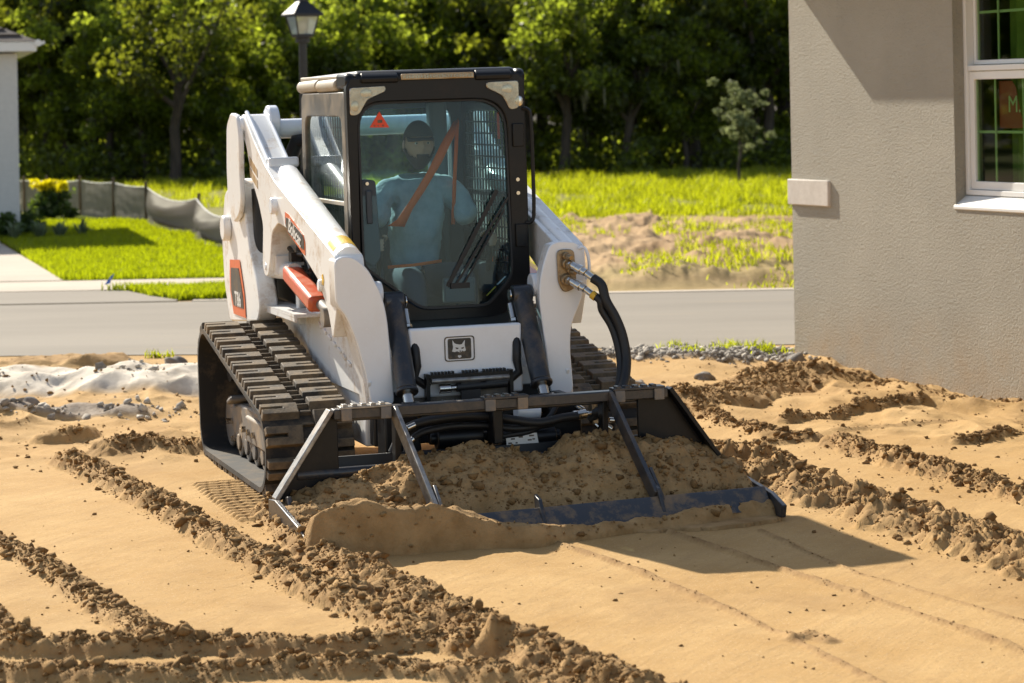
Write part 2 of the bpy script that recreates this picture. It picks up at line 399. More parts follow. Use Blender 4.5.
def skin_mesh(V, E, rad, root=0, sub=2):
    me = bpy.data.meshes.new('sk'); me.from_pydata(V, E, []); o = bpy.data.objects.new('sk', me); COL.objects.link(o)
    o.modifiers.new('s', 'SKIN'); ss = o.modifiers.new('u', 'SUBSURF'); ss.levels = sub; ss.render_levels = sub
    sv = me.skin_vertices[0].data
    for i, r_ in enumerate(rad):
        sv[i].radius = (r_, r_) if not isinstance(r_, tuple) else r_; sv[i].use_root = (i == root)
    dg = bpy.context.evaluated_depsgraph_get(); out = bpy.data.meshes.new_from_object(o.evaluated_get(dg)); bpy.data.objects.remove(o); return out
# ================================================================== GROUND
RIDGES = [  # pixel path on the ground, half width, height, clumpiness, moisture
    ([(68, 464), (110, 480), (160, 507), (250, 558), (330, 598), (430, 640)], .09, .066, .8, .85),
    ([(276, 515), (300, 535), (330, 560), (430, 612), (510, 650), (610, 690), (700, 722)], .115, .075, 1.0, 1.0),
    ([(-30, 535), (30, 560), (60, 577), (110, 612), (175, 648)], .075, .042, .8, .6),
    ([(-40, 650), (100, 655), (200, 650), (330, 652), (440, 645), (480, 655)], .085, .06, .9, .9),
    ([(-40, 675), (150, 680), (300, 672), (450, 674), (540, 686), (640, 715)], .085, .05, .9, .9),
    ([(750, 476), (800, 492), (850, 506), (900, 521), (950, 538), (1040, 566), (1160, 604)], .20, .095, 1.2, .9),
    ([(690, 470), (760, 472), (840, 490)], .10, .035, 1.0, .7),
    ([(840, 447), (880, 458), (920, 470), (970, 482), (1040, 502)], .10, .07, 1.1, .85),
    ([(672, 410), (720, 399), (760, 386), (800, 376), (838, 371)], .24, .09, .6, .9),
    ([(640, 392), (690, 408), (730, 425), (770, 438), (815, 441)], .07, .035, 1.0, .8),
    ([(780, 424), (830, 415), (880, 405), (922, 400)], .07, .055, 1.0, .7),
    ([(690, 443), (740, 447), (800, 442)], .07, .025, .8, .6),
    ([(110, 456), (150, 450), (200, 453)], .13, .055, 1.2, .8),
    ([(55, 440), (80, 436)], .12, .07, .8, .5),
    ([(-10, 615), (12, 636), (35, 655)], .06, .035, .8, .6),
    ([(840, 433), (960, 421), (1040, 415)], .05, .015, .8, .5),
    ([(960, 441), (1040, 430)], .06, .03, 1.0, .7),
    ([(556, 543), (640, 572), (740, 613), (890, 690)], .020, .015, .6, 1.0),
    ([(660, 528), (730, 553), (850, 592), (1040, 657)], .022, .018, .6, 1.0),
    ([(760, 530), (860, 575), (1040, 628)], .016, .009, .6, .8),
    ([(790, 640), (812, 634), (830, 640)], .035, .02, 1.2, 1.0),
    ([(850, 370), (900, 378), (960, 386), (1030, 398)], .06, .012, .35, .4),
]
def geo(a, b, n_): return list(a*(b/a)**(np.arange(1, n_+1)/n_))
xs = np.concatenate([-np.array(geo(4.2, 900, 46))[::-1], np.linspace(-4.2, 4.2, 700), np.array(geo(4.2, 900, 46))])
ynear = [7.6]
while ynear[-1] < 20.7: ynear.append(ynear[-1]*(1+.0016))
yf = list(np.arange(20.8, 26.6, .25))
q = 26.6
while q < 42: yf.append(q); q += .10
while q < 70: yf.append(q); q += .5
ys = np.array(list(np.linspace(-300, 7.2, 24))+ynear+yf+geo(70, 1500, 40))
GX, GY = np.meshgrid(xs, ys)
X, Y = GX.ravel(), GY.ravel()
Z = np.zeros_like(X); moist = np.zeros_like(X); white = np.zeros_like(X); grey = np.zeros_like(X)
near = 1-sstep(19.6, 20.4, Y)
# soft large shapes; lumpy loose sand left and right behind the graded strip
lump = sstep(14.2, 15.3, Y+.5*(fbm(X*1.1, Y*1.1, 3, 5)-.5))*sstep(1.1, 1.9, np.abs(X+.1))
lump = np.maximum(lump*near, 0)
rid = 1-np.abs(2*fbm(X*1.15, Y*.8, 4, 11)-1)
Z += lump*((rid**2.2)*.10-.035+.035*(fbm(X*4, Y*3, 4, 21)-.5))
dk = lump*sstep(.56, .70, fbm(X*2.3, Y*1.5, 4, 33))
moist = np.maximum(moist, dk*.4)
patch_ = sstep(.60, .78, fbm(X*1.9+7, Y*1.2+3, 5, 36))*near; moist = np.maximum(moist, patch_*.35)
ur = X*math.cos(R(27))+Y*math.sin(R(27)); vr = -X*math.sin(R(27))+Y*math.cos(R(27))
Z += near*.010*(fbm(ur*6, vr*.5, 4, 47)-.5)+near*.012*(fbm(X*1.3, Y*.9, 3, 41)-.5) + near*.004*(fbm(X*9, Y*9, 3, 44)-.5)
# shallow wheel and blade marks along the passes
for k_ in range(4):
    Z += near*.002*np.sin((X*1.9+Y*.95)*(3.1+1.7*k_)+4*fbm(X*.5, Y*.4, 2, 51+k_))
# heap of white sand at the left, with grey broken mortar
wx, wy = at(95, 386)
e = ((X-wx-.1)/1.75)**2+((Y-wy)/.85)**2+.9*(fbm(X*1.5, Y*1.5, 4, 61)-.5)
wm = sstep(1.0, .55, e); white = np.maximum(white, wm); moist *= (1-wm)
Z += wm*(.09*np.clip(1.05-e, 0, 1)+.075*(fbm(X*2.0, Y*1.6, 4, 65)-.42))
ex, ey = at(20, 416)
e2 = ((X-ex)/1.0)**2+((Y-ey)/.22)**2+1.0*(fbm(X*2.2, Y*2.2, 4, 68)-.5)
gm = sstep(1.0, .6, e2)*.8; grey = np.maximum(grey, gm); Z += gm*.09*fbm(X*6, Y*5, 4, 69)
e3 = ((X+3.7)/1.0)**2+((Y-19.9)/.35)**2+(fbm(X*2.2, Y*2.2, 4, 70)-.5); g3 = sstep(1, .5, e3); moist = np.maximum(moist, g3*.8); Z += g3*.10*fbm(X*5, Y*5, 4, 71)
# gravel strip by the road on the right
gx, gy = at(690, 352)
e4 = ((X-gx)/.85)**2+((Y-gy+.15)/.40)**2+.8*(fbm(X*2.5, Y*2.5, 3, 72)-.5); g4 = sstep(1.0, .6, e4); grey = np.maximum(grey, g4*.9); Z += g4*.05*fbm(X*9, Y*9, 3, 73)
# ridges left by the blade
lowf = fbm(X*3.2, Y*3.2, 3, 81); midf = fbm(X*11, Y*11, 4, 85); hif = fbm(X*34, Y*34, 3, 89)
ridge_world = []
for pts, hw, hh, cl, mo in RIDGES:
    P = [at(*p) for p in pts]; ridge_world.append((P, hw, hh, cl, mo))
    d = np.full_like(X, 9.0); t_ = np.zeros_like(X)
    xa = min(p[0] for p in P)-3*hw; xb = max(p[0] for p in P)+3*hw; ya = min(p[1] for p in P)-3*hw; yb = max(p[1] for p in P)+3*hw
    I = np.nonzero((X > xa) & (X < xb) & (Y > ya) & (Y < yb))[0]
    xi, yi = X[I], Y[I]; di = np.full(len(I), 9.0); acc = np.zeros(len(I)); s0 = 0
    for (x1, y1), (x2, y2) in zip(P[:-1], P[1:]):
        dx, dy = x2-x1, y2-y1; l2 = dx*dx+dy*dy
        u = np.clip(((xi-x1)*dx+(yi-y1)*dy)/l2, 0, 1)
        dd = np.hypot(xi-x1-u*dx, yi-y1-u*dy); di = np.minimum(di, dd)
    wob = hw*(.75+.75*lowf[I]+.5*(midf[I]-.5))
    tot_end = np.minimum(np.hypot(xi-P[0][0], yi-P[0][1]), np.hypot(xi-P[-1][0], yi-P[-1][1]))
    pr = np.clip(1-(di/wob)**2, 0, 1)**.8
    hz = hh*pr*(.55+.75*lowf[I])+pr*cl*min(hh, .10)*((midf[I]-.5)*1.05+(hif[I]-.5)*.85)
    Z[I] += np.maximum(hz, 0)
    mm = sstep(1.25, .75, di/wob+.5*(midf[I]-.5))*mo
    moist[I] = np.maximum(moist[I], mm); white[I] *= 1-mm
# prints of the left track
tc_, tdir = at(250, 500), (math.sin(R(16.65)), -math.cos(R(16.65)))
u = (X-tc_[0])*tdir[0]+(Y-tc_[1])*tdir[1]; v = -(X-tc_[0])*tdir[1]+(Y-tc_[1])*tdir[0]
msk = sstep(.75, .6, np.abs(u))*sstep(.17, .14, np.abs(v+.02))
Z += msk*(.030*np.sign(np.sin(u*2*math.pi/.085+v*6))*.5)*(.6+.6*lowf); moist = np.maximum(moist, msk*.55)
# soil banked up against the stucco wall
wallA = np.array([2.16, 20.01]); wt = np.array([.371, -.929]); wn = np.array([-.929, -.371])
s_ = (X-wallA[0])*wt[0]+(Y-wallA[1])*wt[1]; n_ = (X-wallA[0])*wn[0]+(Y-wallA[1])*wn[1]
bank = sstep(.9, .0, n_)*sstep(-.6, .4, s_)*sstep(9, 5, s_)*near
Z += bank*(-.05+.03*fbm(X*2, Y*2, 3, 95)+.02*(midf-.5))-.05*sstep(2.2, .9, n_)*sstep(.3, 1.2, s_)*sstep(9, 5, s_)*near
moist = np.maximum(moist, bank*sstep(.42, .62, fbm(X*3, Y*3, 3, 96))*.45)
# under the loader's raised side, and flat under the road
Z += .022*np.exp(-(((X-.35)/.5)**2+((Y-14.2)/1.2)**2))
# field across the road: bare dirt, then grass
field = sstep(26.3, 26.9, Y); fd = sstep(26.6, 27.5, Y)*(1-sstep(40, 42, Y))*sstep(-2.5, -1.0, X)
r2 = 1-np.abs(2*fbm(X*.7, Y*.35, 4, 101)-1)
Z += fd*((r2**2.0)*.26-.10+.22*(fbm(X*1.9, Y*1.1, 5, 105)-.5)+.10*(fbm(X*6, Y*3, 3, 106)-.5))
gmask = fbm(X*.35+5, Y*.25, 4, 111)
green = sstep(42, 45.5, Y+3*(gmask-.5))*(1-sstep(63, 66, Y)); green = np.maximum(green, fd*sstep(.56, .64, gmask)*.4)
green = np.maximum(green, sstep(26.3, 26.6, Y)*(1-sstep(26.9, 27.4, Y))*.35)
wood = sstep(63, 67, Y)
Z = np.where((Y > 20.3) & (Y < 26.6), np.minimum(Z, 0)-.0*Y, Z)
V = np.stack([X, Y, Z], 1); ny, nx = GX.shape
ii = np.arange(ny*nx).reshape(ny, nx)
F = np.stack([ii[:-1, :-1], ii[:-1, 1:], ii[1:, 1:], ii[1:, :-1]], -1).reshape(-1, 4)
me = np_mesh('ground', V, F, True)
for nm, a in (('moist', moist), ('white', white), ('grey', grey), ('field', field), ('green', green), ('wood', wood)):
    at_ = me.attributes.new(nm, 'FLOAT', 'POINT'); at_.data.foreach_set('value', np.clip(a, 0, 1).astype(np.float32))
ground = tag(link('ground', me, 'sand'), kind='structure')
def gz(x, y):
    j = int(np.clip(np.searchsorted(xs, x), 1, nx-1)); i = int(np.clip(np.searchsorted(ys, y), 1, ny-1))
    return float(Z.reshape(ny, nx)[i, j])
def gzv(x, y):
    j = np.clip(np.searchsorted(xs, x), 1, nx-1); i = np.clip(np.searchsorted(ys, y), 1, ny-1); return Z.reshape(ny, nx)[i, j]

# ---- clods: crumbs of moist sand along the ridges, one mass nobody could count
phi = (1+5**.5)/2
ICO = np.array([(-1, phi, 0), (1, phi, 0), (-1, -phi, 0), (1, -phi, 0), (0, -1, phi), (0, 1, phi), (0, -1, -phi), (0, 1, -phi), (phi, 0, -1), (phi, 0, 1), (-phi, 0, -1), (-phi, 0, 1)])/1.9
ICF = np.array([(0, 11, 5), (0, 5, 1), (0, 1, 7), (0, 7, 10), (0, 10, 11), (1, 5, 9), (5, 11, 4), (11, 10, 2), (10, 7, 6), (7, 1, 8), (3, 9, 4), (3, 4, 2), (3, 2, 6), (3, 6, 8), (3, 8, 9), (4, 9, 5), (2, 4, 11), (6, 2, 10), (8, 6, 7), (9, 8, 1)])
rs = np.random.RandomState(3)
def chunk_mesh(name, px_, py_, pz_, rad):
    k = len(px_); j = 1+.42*rs.randn(k, 12, 1).clip(-1.4, 1.4)
    s3 = rs.uniform(.7, 1.3, (k, 1, 3)); s3[:, :, 2] *= .8
    a = rs.uniform(0, 6.283, k); ca, sa = np.cos(a), np.sin(a)
    B = ICO[None]*j*s3*rad[:, None, None]
    x = B[..., 0]*ca[:, None]-B[..., 1]*sa[:, None]; y = B[..., 0]*sa[:, None]+B[..., 1]*ca[:, None]
    Vc = np.stack([x+px_[:, None], y+py_[:, None], B[..., 2]+pz_[:, None]], -1).reshape(-1, 3)
    Fc = (ICF[None]+(np.arange(k)*12)[:, None, None]).reshape(-1, 3)
    return np_mesh(name, Vc, Fc, True)
cx, cyy, cr = [], [], []
for P, hw, hh, cl, mo in ridge_world:
    for (x1, y1), (x2, y2) in zip(P[:-1], P[1:]):
        ln = math.hypot(x2-x1, y2-y1); k = int(ln*(2000 if hw > .2 else 1150 if hw > .05 else 110)*cl)
        t = rs.rand(k); o = rs.randn(k)*hw*.58; nx_, ny_ = -(y2-y1)/ln, (x2-x1)/ln
        cx.append(x1+(x2-x1)*t+nx_*o); cyy.append(y1+(y2-y1)*t+ny_*o)
        sz = .0020+.0045*rs.rand(k)**2.4+(.020*rs.rand(k)**20 if hw > .05 else 0); cr.append(sz*(1.35 if hw > .2 else 1 if hw > .03 else .6))
# stray crumbs on the smooth passes and in the loose sand
for (x0, x1, y0, y1, k, big) in ((-2.4, 2.6, 8.2, 13.5, 300, .007), (-3.9, -1.1, 14.2, 20.2, 900, .012), (1.0, 3.4, 12.5, 20.0, 700, .010), (2.2, 3.6, 16.5, 19.9, 250, .016)):
    cx.append(rs.uniform(x0, x1, k)); cyy.append(rs.uniform(y0, y1, k)); cr.append(.003+big*rs.rand(k)**3)
cx, cyy, cr = np.concatenate(cx), np.concatenate(cyy), np.concatenate(cr)
ok = (((cx-wallA[0])*wn[0]+(cyy-wallA[1])*wn[1] > .02)) & (cyy > 7.7)
cx, cyy, cr = cx[ok], cyy[ok], cr[ok]
tag(link('sand_clods', chunk_mesh('sand_clods', cx, cyy, gzv(cx, cyy)+cr*.25, cr), 'clod'), 'brown crumbs of moist sand along the graded ridges', 'sand clods', kind='stuff')
# gravel by the kerb, mortar lumps at the left
k = 1500; gxx = gx+rs.randn(k)*.42; gyy = gy-.15+rs.randn(k)*.2; gr = .008+.022*rs.rand(k)**2
k2 = 190; hx = ex+rs.randn(k2)*.75; hy = ey+rs.randn(k2)*.2; hr = .006+.03*rs.rand(k2)**3
k3 = 90; jx = wx+rs.randn(k3)*.9; jy = wy+.1+rs.randn(k3)*.4; jr = .008+.03*rs.rand(k3)**3
gxx, gyy, gr = np.concatenate([gxx, hx, jx]), np.concatenate([gyy, hy, jy]), np.concatenate([gr, hr, jr])
gyy = np.minimum(gyy, 20.45)
tag(link('gravel', chunk_mesh('gravel', gxx, gyy, gzv(gxx, gyy)+gr*.3, gr), 'gravel'), 'grey gravel and mortar lumps scattered near the road', 'gravel', kind='stuff')

# ---- road, kerbs, pavement, drive
def sheet(name, poly, z, mat, th=.0):
    m_ = MB()
    if th: m_.prism(poly, 'Z', z-th, z)
    else: m_.add([(x, y, z) for x, y in poly], [tuple(range(len(poly)))])
    return tag(m_.build(name, mat, smooth=False), kind='structure')
rx = np.linspace(-60, 60, 61)
redge = [(x, 20.55+.05*math.sin(x*1.3)+.25*max(0, min(1, (-x-1)/3))) for x in rx]
sheet('road', redge+[(60, 26.25), (-60, 26.25)], .006, 'asphalt')
sheet('kerb', [(-3.2, 26.25), (60, 26.25), (60, 26.45), (-3.2, 26.45)], .014, 'concrete', .06)
sheet('pavement', [(-60, 28.0), (-1.0, 28.1), (-1.0, 29.65), (-60, 29.75)], .012, 'concrete')
da, db = at(0, 244), at(63, 281)
sheet('driveway', [(-13.5, 29.75), (db[0]+.05, 29.7), (db[0], db[1]), (da[0], da[1]), (da[0]-.1, 39.0), (-13.5, 39.0)], .016, 'concrete')
ap = [at(105, 287), at(128, 292), at(150, 297), at(178, 301)]
sheet('driveway_apron', [(-13.5, 26.25), (ap[3][0], 26.25), ap[3], ap[2], ap[1], (ap[0][0], 28.0), (-13.5, 28.0)], .014, 'asphalt')
lawn_poly = [(da[0]+.05, da[1]), (db[0], db[1]-.1), (db[0]+.1, 29.72), (-1.0, 29.68), (-1.6, 33.5), (-3.2, 35.3)]+[at(228, 251), at(197, 239), at(147, 225), at(114, 220), at(81, 216), at(25, 213), (-9.5, 44)]
sheet('lawn', lawn_poly, .010, 'grass_lawn')
verge_poly = [(ap[0][0]+.05, 27.98), (-1.0, 28.07), (-1.0, 26.45), (ap[3][0]+.05, 26.45), ap[3], ap[2], ap[1]]
sheet('verge', verge_poly, .010, 'grass_lawn')
# ================================================================== GRASS, TREES, SHRUBS
def inside(px_, py_, poly):
    r_ = np.zeros(len(px_), bool); k = len(poly)
    for i in range(k):
        x1, y1 = poly[i]; x2, y2 = poly[(i+1) % k]
        c = ((y1 > py_) != (y2 > py_)) & (px_ < (x2-x1)*(py_-y1)/(y2-y1+1e-12)+x1); r_ ^= c
    return r_
def blades(x, y, z, h, wd, lean=.5):
    k = len(x); a = rs.uniform(0, 6.283, k); dx, dy = np.cos(a)*wd/2, np.sin(a)*wd/2
    b_ = rs.uniform(0, 6.283, k); l = lean*h*rs.rand(k)
    mx_, my_ = x+np.cos(b_)*l*.35, y+np.sin(b_)*l*.35; tx, ty = x+np.cos(b_)*l, y+np.sin(b_)*l
    Vb = np.stack([np.stack([x-dx, y-dy, z], 1), np.stack([x+dx, y+dy, z], 1), np.stack([mx_+dx*.8, my_+dy*.8, z+h*.6], 1), np.stack([mx_-dx*.8, my_-dy*.8, z+h*.6], 1), np.stack([tx, ty, z+h], 1)], 1)
    i = (np.arange(k)*5)[:, None]
    Fb = np.concatenate([i+np.array([[0, 1, 2]]), i+np.array([[0, 2, 3]]), i+np.array([[3, 2, 4]])])
    return Vb.reshape(-1, 3), Fb
# mown lawn and verge
xx, yy = rs.uniform(-9.6, -.9, 160000), rs.uniform(29.6, 45, 160000); ok = inside(xx, yy, lawn_poly); xx, yy = xx[ok], yy[ok]
x2, y2 = rs.uniform(-4.6, -.9, 22000), rs.uniform(26.4, 28.1, 22000); ok = inside(x2, y2, verge_poly); x2, y2 = x2[ok], y2[ok]
xa = np.concatenate([xx, x2]); ya = np.concatenate([yy, y2])
hh = (.05+.05*rs.rand(len(xa)))*(.7+.7*fbm(xa*1.5, ya*1.5, 3, 201))
Vb, Fb = blades(xa, ya, np.full(len(xa), .008), hh, .014, .7)
tag(link('lawn_grass', np_mesh('lawn_grass', Vb, Fb), 'grass_lawn'), 'short bright green lawn grass beside the driveway', 'grass', kind='stuff')
# tall field grass, in clumps; tufts on the bare dirt
k = 230000; xx = rs.uniform(-13, 17, k); yy = 40+26*rs.rand(k)**1.15
gm_ = fbm(xx*.35+5, yy*.25, 4, 111); cl_ = fbm(xx*1.6, yy*1.1, 3, 215)
edge_ = sstep(41.0, 46, yy+5*(gm_-.5)+5*(cl_-.5)); leftcut = ((xx < -3.0) & (yy < 50)) | ((xx < -3.4) & (yy < 62) & (rs.rand(len(xx)) < .62))
ok = (rs.rand(k) < edge_*(.10+1.0*sstep(.42, .62, cl_))) & ~leftcut & (yy < 66.5); xx, yy, cl_ = xx[ok], yy[ok], cl_[ok]
h1 = (.05+.125*rs.rand(len(xx)))*(.3+1.5*sstep(.25, .75, cl_))*(.75+.25*sstep(40, 48, yy))
k = 60000; x2 = rs.uniform(-2.2, 9, k); y2 = rs.uniform(26.6, 41, k); g2 = fbm(x2*.35+5, y2*.25, 4, 111); c2_ = fbm(x2*1.3, y2*.9, 3, 231)
near2 = sstep(28.6, 27.0, y2)*.9
ok = rs.rand(k) < np.maximum(sstep(.50, .60, g2)*sstep(.46, .62, c2_), np.maximum(near2*sstep(.38, .54, c2_), .75*sstep(.60, .68, c2_))); x2, y2, c2_ = x2[ok], y2[ok], c2_[ok]
h2 = (.04+.10*rs.rand(len(x2)))*(.4+.9*c2_)*np.where(y2 < 28.5, .6, 1)
# small weeds on the near side of the road and at the wall
k = 520; t3 = rs.randint(0, 7, k)
spots = [at(720, 353), at(752, 351), at(768, 352), at(735, 350), at(690, 356), at(670, 352), at(165, 354)]
x3 = np.array([spots[i][0] for i in t3])+rs.randn(k)*.06; y3 = np.minimum(np.array([spots[i][1] for i in t3])+rs.randn(k)*.06, 20.5); h3 = .02+.07*rs.rand(k)
V1, F1 = blades(xx, yy, gzv(xx, yy)-.01, h1, .018, .8); V2, F2 = blades(x2, y2, gzv(x2, y2)-.01, h2, .014, .8); V3, F3 = blades(x3, y3, gzv(x3, y3)-.005, h3, .010, .9)
F2 = F2+len(V1); F3 = F3+len(V1)+len(V2)
tag(link('field_grass', np_mesh('field_grass', np.concatenate([V1, V2, V3]), np.concatenate([F1, F2, F3])), 'grass_field'), 'tall yellow green wild grass on the field across the road', 'grass', kind='stuff')

# ---- leaves
def leaves(C, Rr, k, size, flat=.7, seed=0, wts=None):
    """k leaf faces spread through clumps (centres C, radii Rr)"""
    r_ = np.random.RandomState(seed); C = np.asarray(C); Rr = np.asarray(Rr)
    p = Rr**2 if wts is None else np.asarray(wts); i = r_.choice(len(C), k, p=p/p.sum())
    d = r_.randn(k, 3); d /= np.linalg.norm(d, axis=1)[:, None]; rad = Rr[i]*(r_.rand(k)**.45)*(1+.15*r_.randn(k))
    c = C[i]+d*rad[:, None]*np.array([1, 1, flat])
    n1 = r_.randn(k, 3); n1 /= np.linalg.norm(n1, axis=1)[:, None]; n2 = np.cross(n1, r_.randn(k, 3)); n2 /= np.linalg.norm(n2, axis=1)[:, None]
    s1 = (size*(.6+.8*r_.rand(k)))[:, None]; s2 = s1*.55
    Vl = np.stack([c-n1*s1, c-n1*s1*.1+n2*s2, c+n1*s1, c-n1*s1*.1-n2*s2], 1).reshape(-1, 3)
    Fl = (np.arange(k)*4)[:, None]+np.array([[0, 1, 2, 3]]); return Vl, Fl
def make_tree(name, H, crown_r, low, k, leaf, mat, seed, trunk_r=.14, lean=0, fork=.45, moss=False, puff=1.0):
    r_ = random.Random(seed); root = empty(name)
    t = MB(); top = Vector((lean*H*.5+r_.uniform(-.2, .2), r_.uniform(-.2, .2), H*.8)); fk = H*fork
    def path(a, b, nseg, wob):
        return [a.lerp(b, i/nseg)+Vector((r_.uniform(-wob, wob), r_.uniform(-wob, wob), 0))*(0 if i in (0, nseg) else 1) for i in range(nseg+1)]
    base = Vector((0, 0, -.1)); f1 = Vector((lean*fk+r_.uniform(-.1, .1), r_.uniform(-.1, .1), fk))
    p = path(base, f1, 5, .06); t.tube(p, [trunk_r*1.5, trunk_r*1.05]+[trunk_r*(1-.06*i) for i in range(4)], 9)
    C, Rr = [], []; tips = []
    nb = r_.randint(5, 7)
    for i in range(nb):
        a = 2*math.pi*i/nb+r_.uniform(-.5, .5); hz = r_.uniform(low+.6, H*.92); rad = crown_r*r_.uniform(.45, .85)
        st = p[-1] if i < 3 else p[r_.randint(3, 5)]
        e_ = Vector((f1.x+math.cos(a)*rad, f1.y+math.sin(a)*rad, max(hz, st.z+.3)))
        pb = path(st, e_, 4, .12); t.tube(pb, [trunk_r*(.62-.13*j) for j in range(5)], 7); tips += [pb[2], pb[3], pb[4]]
        for q_ in range(2):
            s2_ = pb[r_.randint(2, 3)]; e2_ = s2_+Vector((r_.uniform(-.8, .8), r_.uniform(-.8, .8), r_.uniform(-.5, .7)))
            t.tube([s2_, s2_.lerp(e2_, .5)+Vector((0, 0, .06)), e2_], [trunk_r*.22, trunk_r*.16, trunk_r*.07], 5); tips.append(e2_)
    for q_ in tips:
        C.append(tuple(q_)); Rr.append(r_.uniform(.35, .75)*crown_r*.45)
    for i in range(26):
        a = r_.uniform(0, 6.283); rr = crown_r*math.sqrt(r_.random()); hz = low+(H-low)*r_.random()
        sh = 1-.35*abs((hz-low)/(H-low)-.45)*2
        C.append((f1.x+math.cos(a)*rr*sh, f1.y+math.sin(a)*rr*sh, hz)); Rr.append(r_.uniform(.22, .55)*crown_r*.42*puff)
    t.build('trunk', 'bark', root)
    Vl, Fl = leaves(C, Rr, k, leaf, .75, seed); link('crown', np_mesh('crown', Vl, Fl), mat, root)
    if moss:
        V_, F_ = [], []
        for q_ in r_.sample(range(len(C)), 12):
            for s_i in range(9):
                x, y, z = C[q_][0]+r_.gauss(0, .15), C[q_][1]+r_.gauss(0, .15), C[q_][2]-Rr[q_]*.4
                ln = r_.uniform(.15, .65); wd = r_.uniform(.008, .022); a = r_.uniform(0, 3.14); dx, dy = math.cos(a)*wd, math.sin(a)*wd; i0 = len(V_)
                V_ += [(x-dx, y-dy, z), (x+dx, y+dy, z), (x+dx*.7+.02, y+dy*.7, z-ln*.6), (x-dx*.7+.02, y-dy*.7, z-ln*.6), (x+r_.uniform(-.04, .04), y, z-ln)]
                F_ += [(i0, i0+1, i0+2), (i0, i0+2, i0+3), (i0+3, i0+2, i0+4)]
        tag(link('hanging_moss', np_mesh('hanging_moss', V_, F_), 'moss', root), kind='stuff')
    return root
def copy_tree(o, loc, rz, s, label):
    c = o.copy(); COL.objects.link(c); c.location = loc; c.rotation_euler = (0, 0, rz); c.scale = (s, s, s); c['label'] = label
    for ch in o.children:
        d = ch.copy(); COL.objects.link(d); d.parent = c
    return c
TG = 'trees along the edge of the wood'
kinds = {
 'a': make_tree('oak_tree', 6.6, 2.3, 1.5, 12000, .082, 'leaf_oak', 11, .15, .05),
 'b': make_tree('oak_tree', 6.0, 2.0, 1.1, 13000, .075, 'leaf_bright', 12, .12, -.06, .4),
 'c': make_tree('oak_tree', 7.5, 2.6, 1.9, 10000, .105, 'leaf_dark', 13, .18, .03, .5, True),
 'd': make_tree('oak_tree', 6.4, 2.1, 1.4, 12000, .080, 'leaf_oak', 14, .13, .16, .42, True),
 'e': make_tree('oak_tree', 9.5, 3.2, 1.6, 14000, .12, 'leaf_dark', 15, .2, 0, .4),
 'g': make_tree('oak_tree', 7.6, 2.4, 2.6, 4200, .09, 'leaf_dark', 21, .15, .05, .36),
 'f': make_tree('oak_tree', 5.2, 1.9, .7, 12000, .072, 'leaf_bright', 16, .09, .1, .35),
}
used = set()
def plant(kd, px_, y, rz, s, label):
    """px_: where the trunk meets the ground, as a column of the photograph"""
    x = (px_-512)/FPX*y; o = kinds[kd]
    if kd in used: o = copy_tree(o, (x, y, -.05), rz, s, label)
    else:
        used.add(kd); o.location = (x, y, -.05); o.rotation_euler = (0, 0, rz); o.scale = (s, s, s); o['label'] = label
    o['category'] = 'tree'; o['group'] = TG; return o
trees = [
 ('g', 177, 65.5, .3, .90, 'slim dark forked oak before the wood, above the sagging end of the fence'),
 ('b', 214, 68.5, 1.2, .90, 'yellow green bushy tree just behind the white loader arm'),
 ('d', 330, 68.0, 2.0, .92, 'leaning tree with moss behind the lantern post'),
 ('f', 262, 72.0, .7, 1.1, 'low bright green tree between the loader arm and the lantern'),
 ('c', 95, 70.5, .4, .95, 'dark shady tree above the middle of the fence'),
 ('f', 128, 74.5, 2.6, 1.2, 'bright low branched tree seen through the gap left of the forked oak'),
 ('b', 50, 73.0, 3.6, 1.0, 'green tree next to the corner of the pale house'),
 ('e', 5, 72.0, 1.0, .9, 'large dark tree rising behind the pale house roof'),
 ('b', 432, 70.5, 4.4, 1.08, 'bright leafy tree directly above the loader cab roof'),
 ('a', 395, 73.0, 5.2, 1.1, 'broad oak behind the left half of the cab'),
 ('d', 566, 67.0, 5.0, .95, 'mossy tree with thick dark trunk just right of the cab'),
 ('c', 532, 70.0, 2.1, 1.0, 'dark tree with hanging moss right behind the cab edge'),
 ('d', 626, 66.8, .2, .86, 'slender tree with strongly leaning dark trunk in the gap right of the cab'),
 ('a', 640, 69.5, 2.9, 1.0, 'dark oak in the middle of the right hand wood'),
 ('c', 698, 68.5, 4.0, .95, 'shady oak with two close trunks left of the pale sapling'),
 ('f', 660, 73.0, 1.5, 1.25, 'bright green tree glowing between dark oaks'),
 ('b', 718, 71.5, 5.6, 1.12, 'tree with sunlit top sprays behind the pale sapling'),
 ('a', 772, 68.5, 1.1, .95, 'dark oak beside the stucco house corner'),
 ('f', 66, 69.5, .9, 1.0, 'low bright green tree behind the second fence stake'),
 ('b', 112, 68.5, 2.4, .85, 'sunlit leafy tree between the fence and the dark trunks'),
 ('f', 150, 67.8, 4.1, .95, 'bright bushy tree just left of the forked oak trunk'),
 ('f', 238, 66.8, 5.1, .85, 'small bright bushy tree right of the forked oak trunk'),
 ('b', 305, 68.0, 3.3, .88, 'sunlit tree directly behind the lantern'),
 ('f', 590, 68.2, 1.9, .90, 'bright bushy tree between the mossy tree and the leaning trunk'),
 ('f', 690, 67.6, 2.7, .80, 'low sunlit bushy tree left of the pale sapling'),
 ('f', 756, 70.2, .2, 1.2, 'bright tree crown right above the pale sapling'),
 ('c', 812, 71.0, 2.2, 1.0, 'moss hung oak hidden partly by the stucco house'),
]
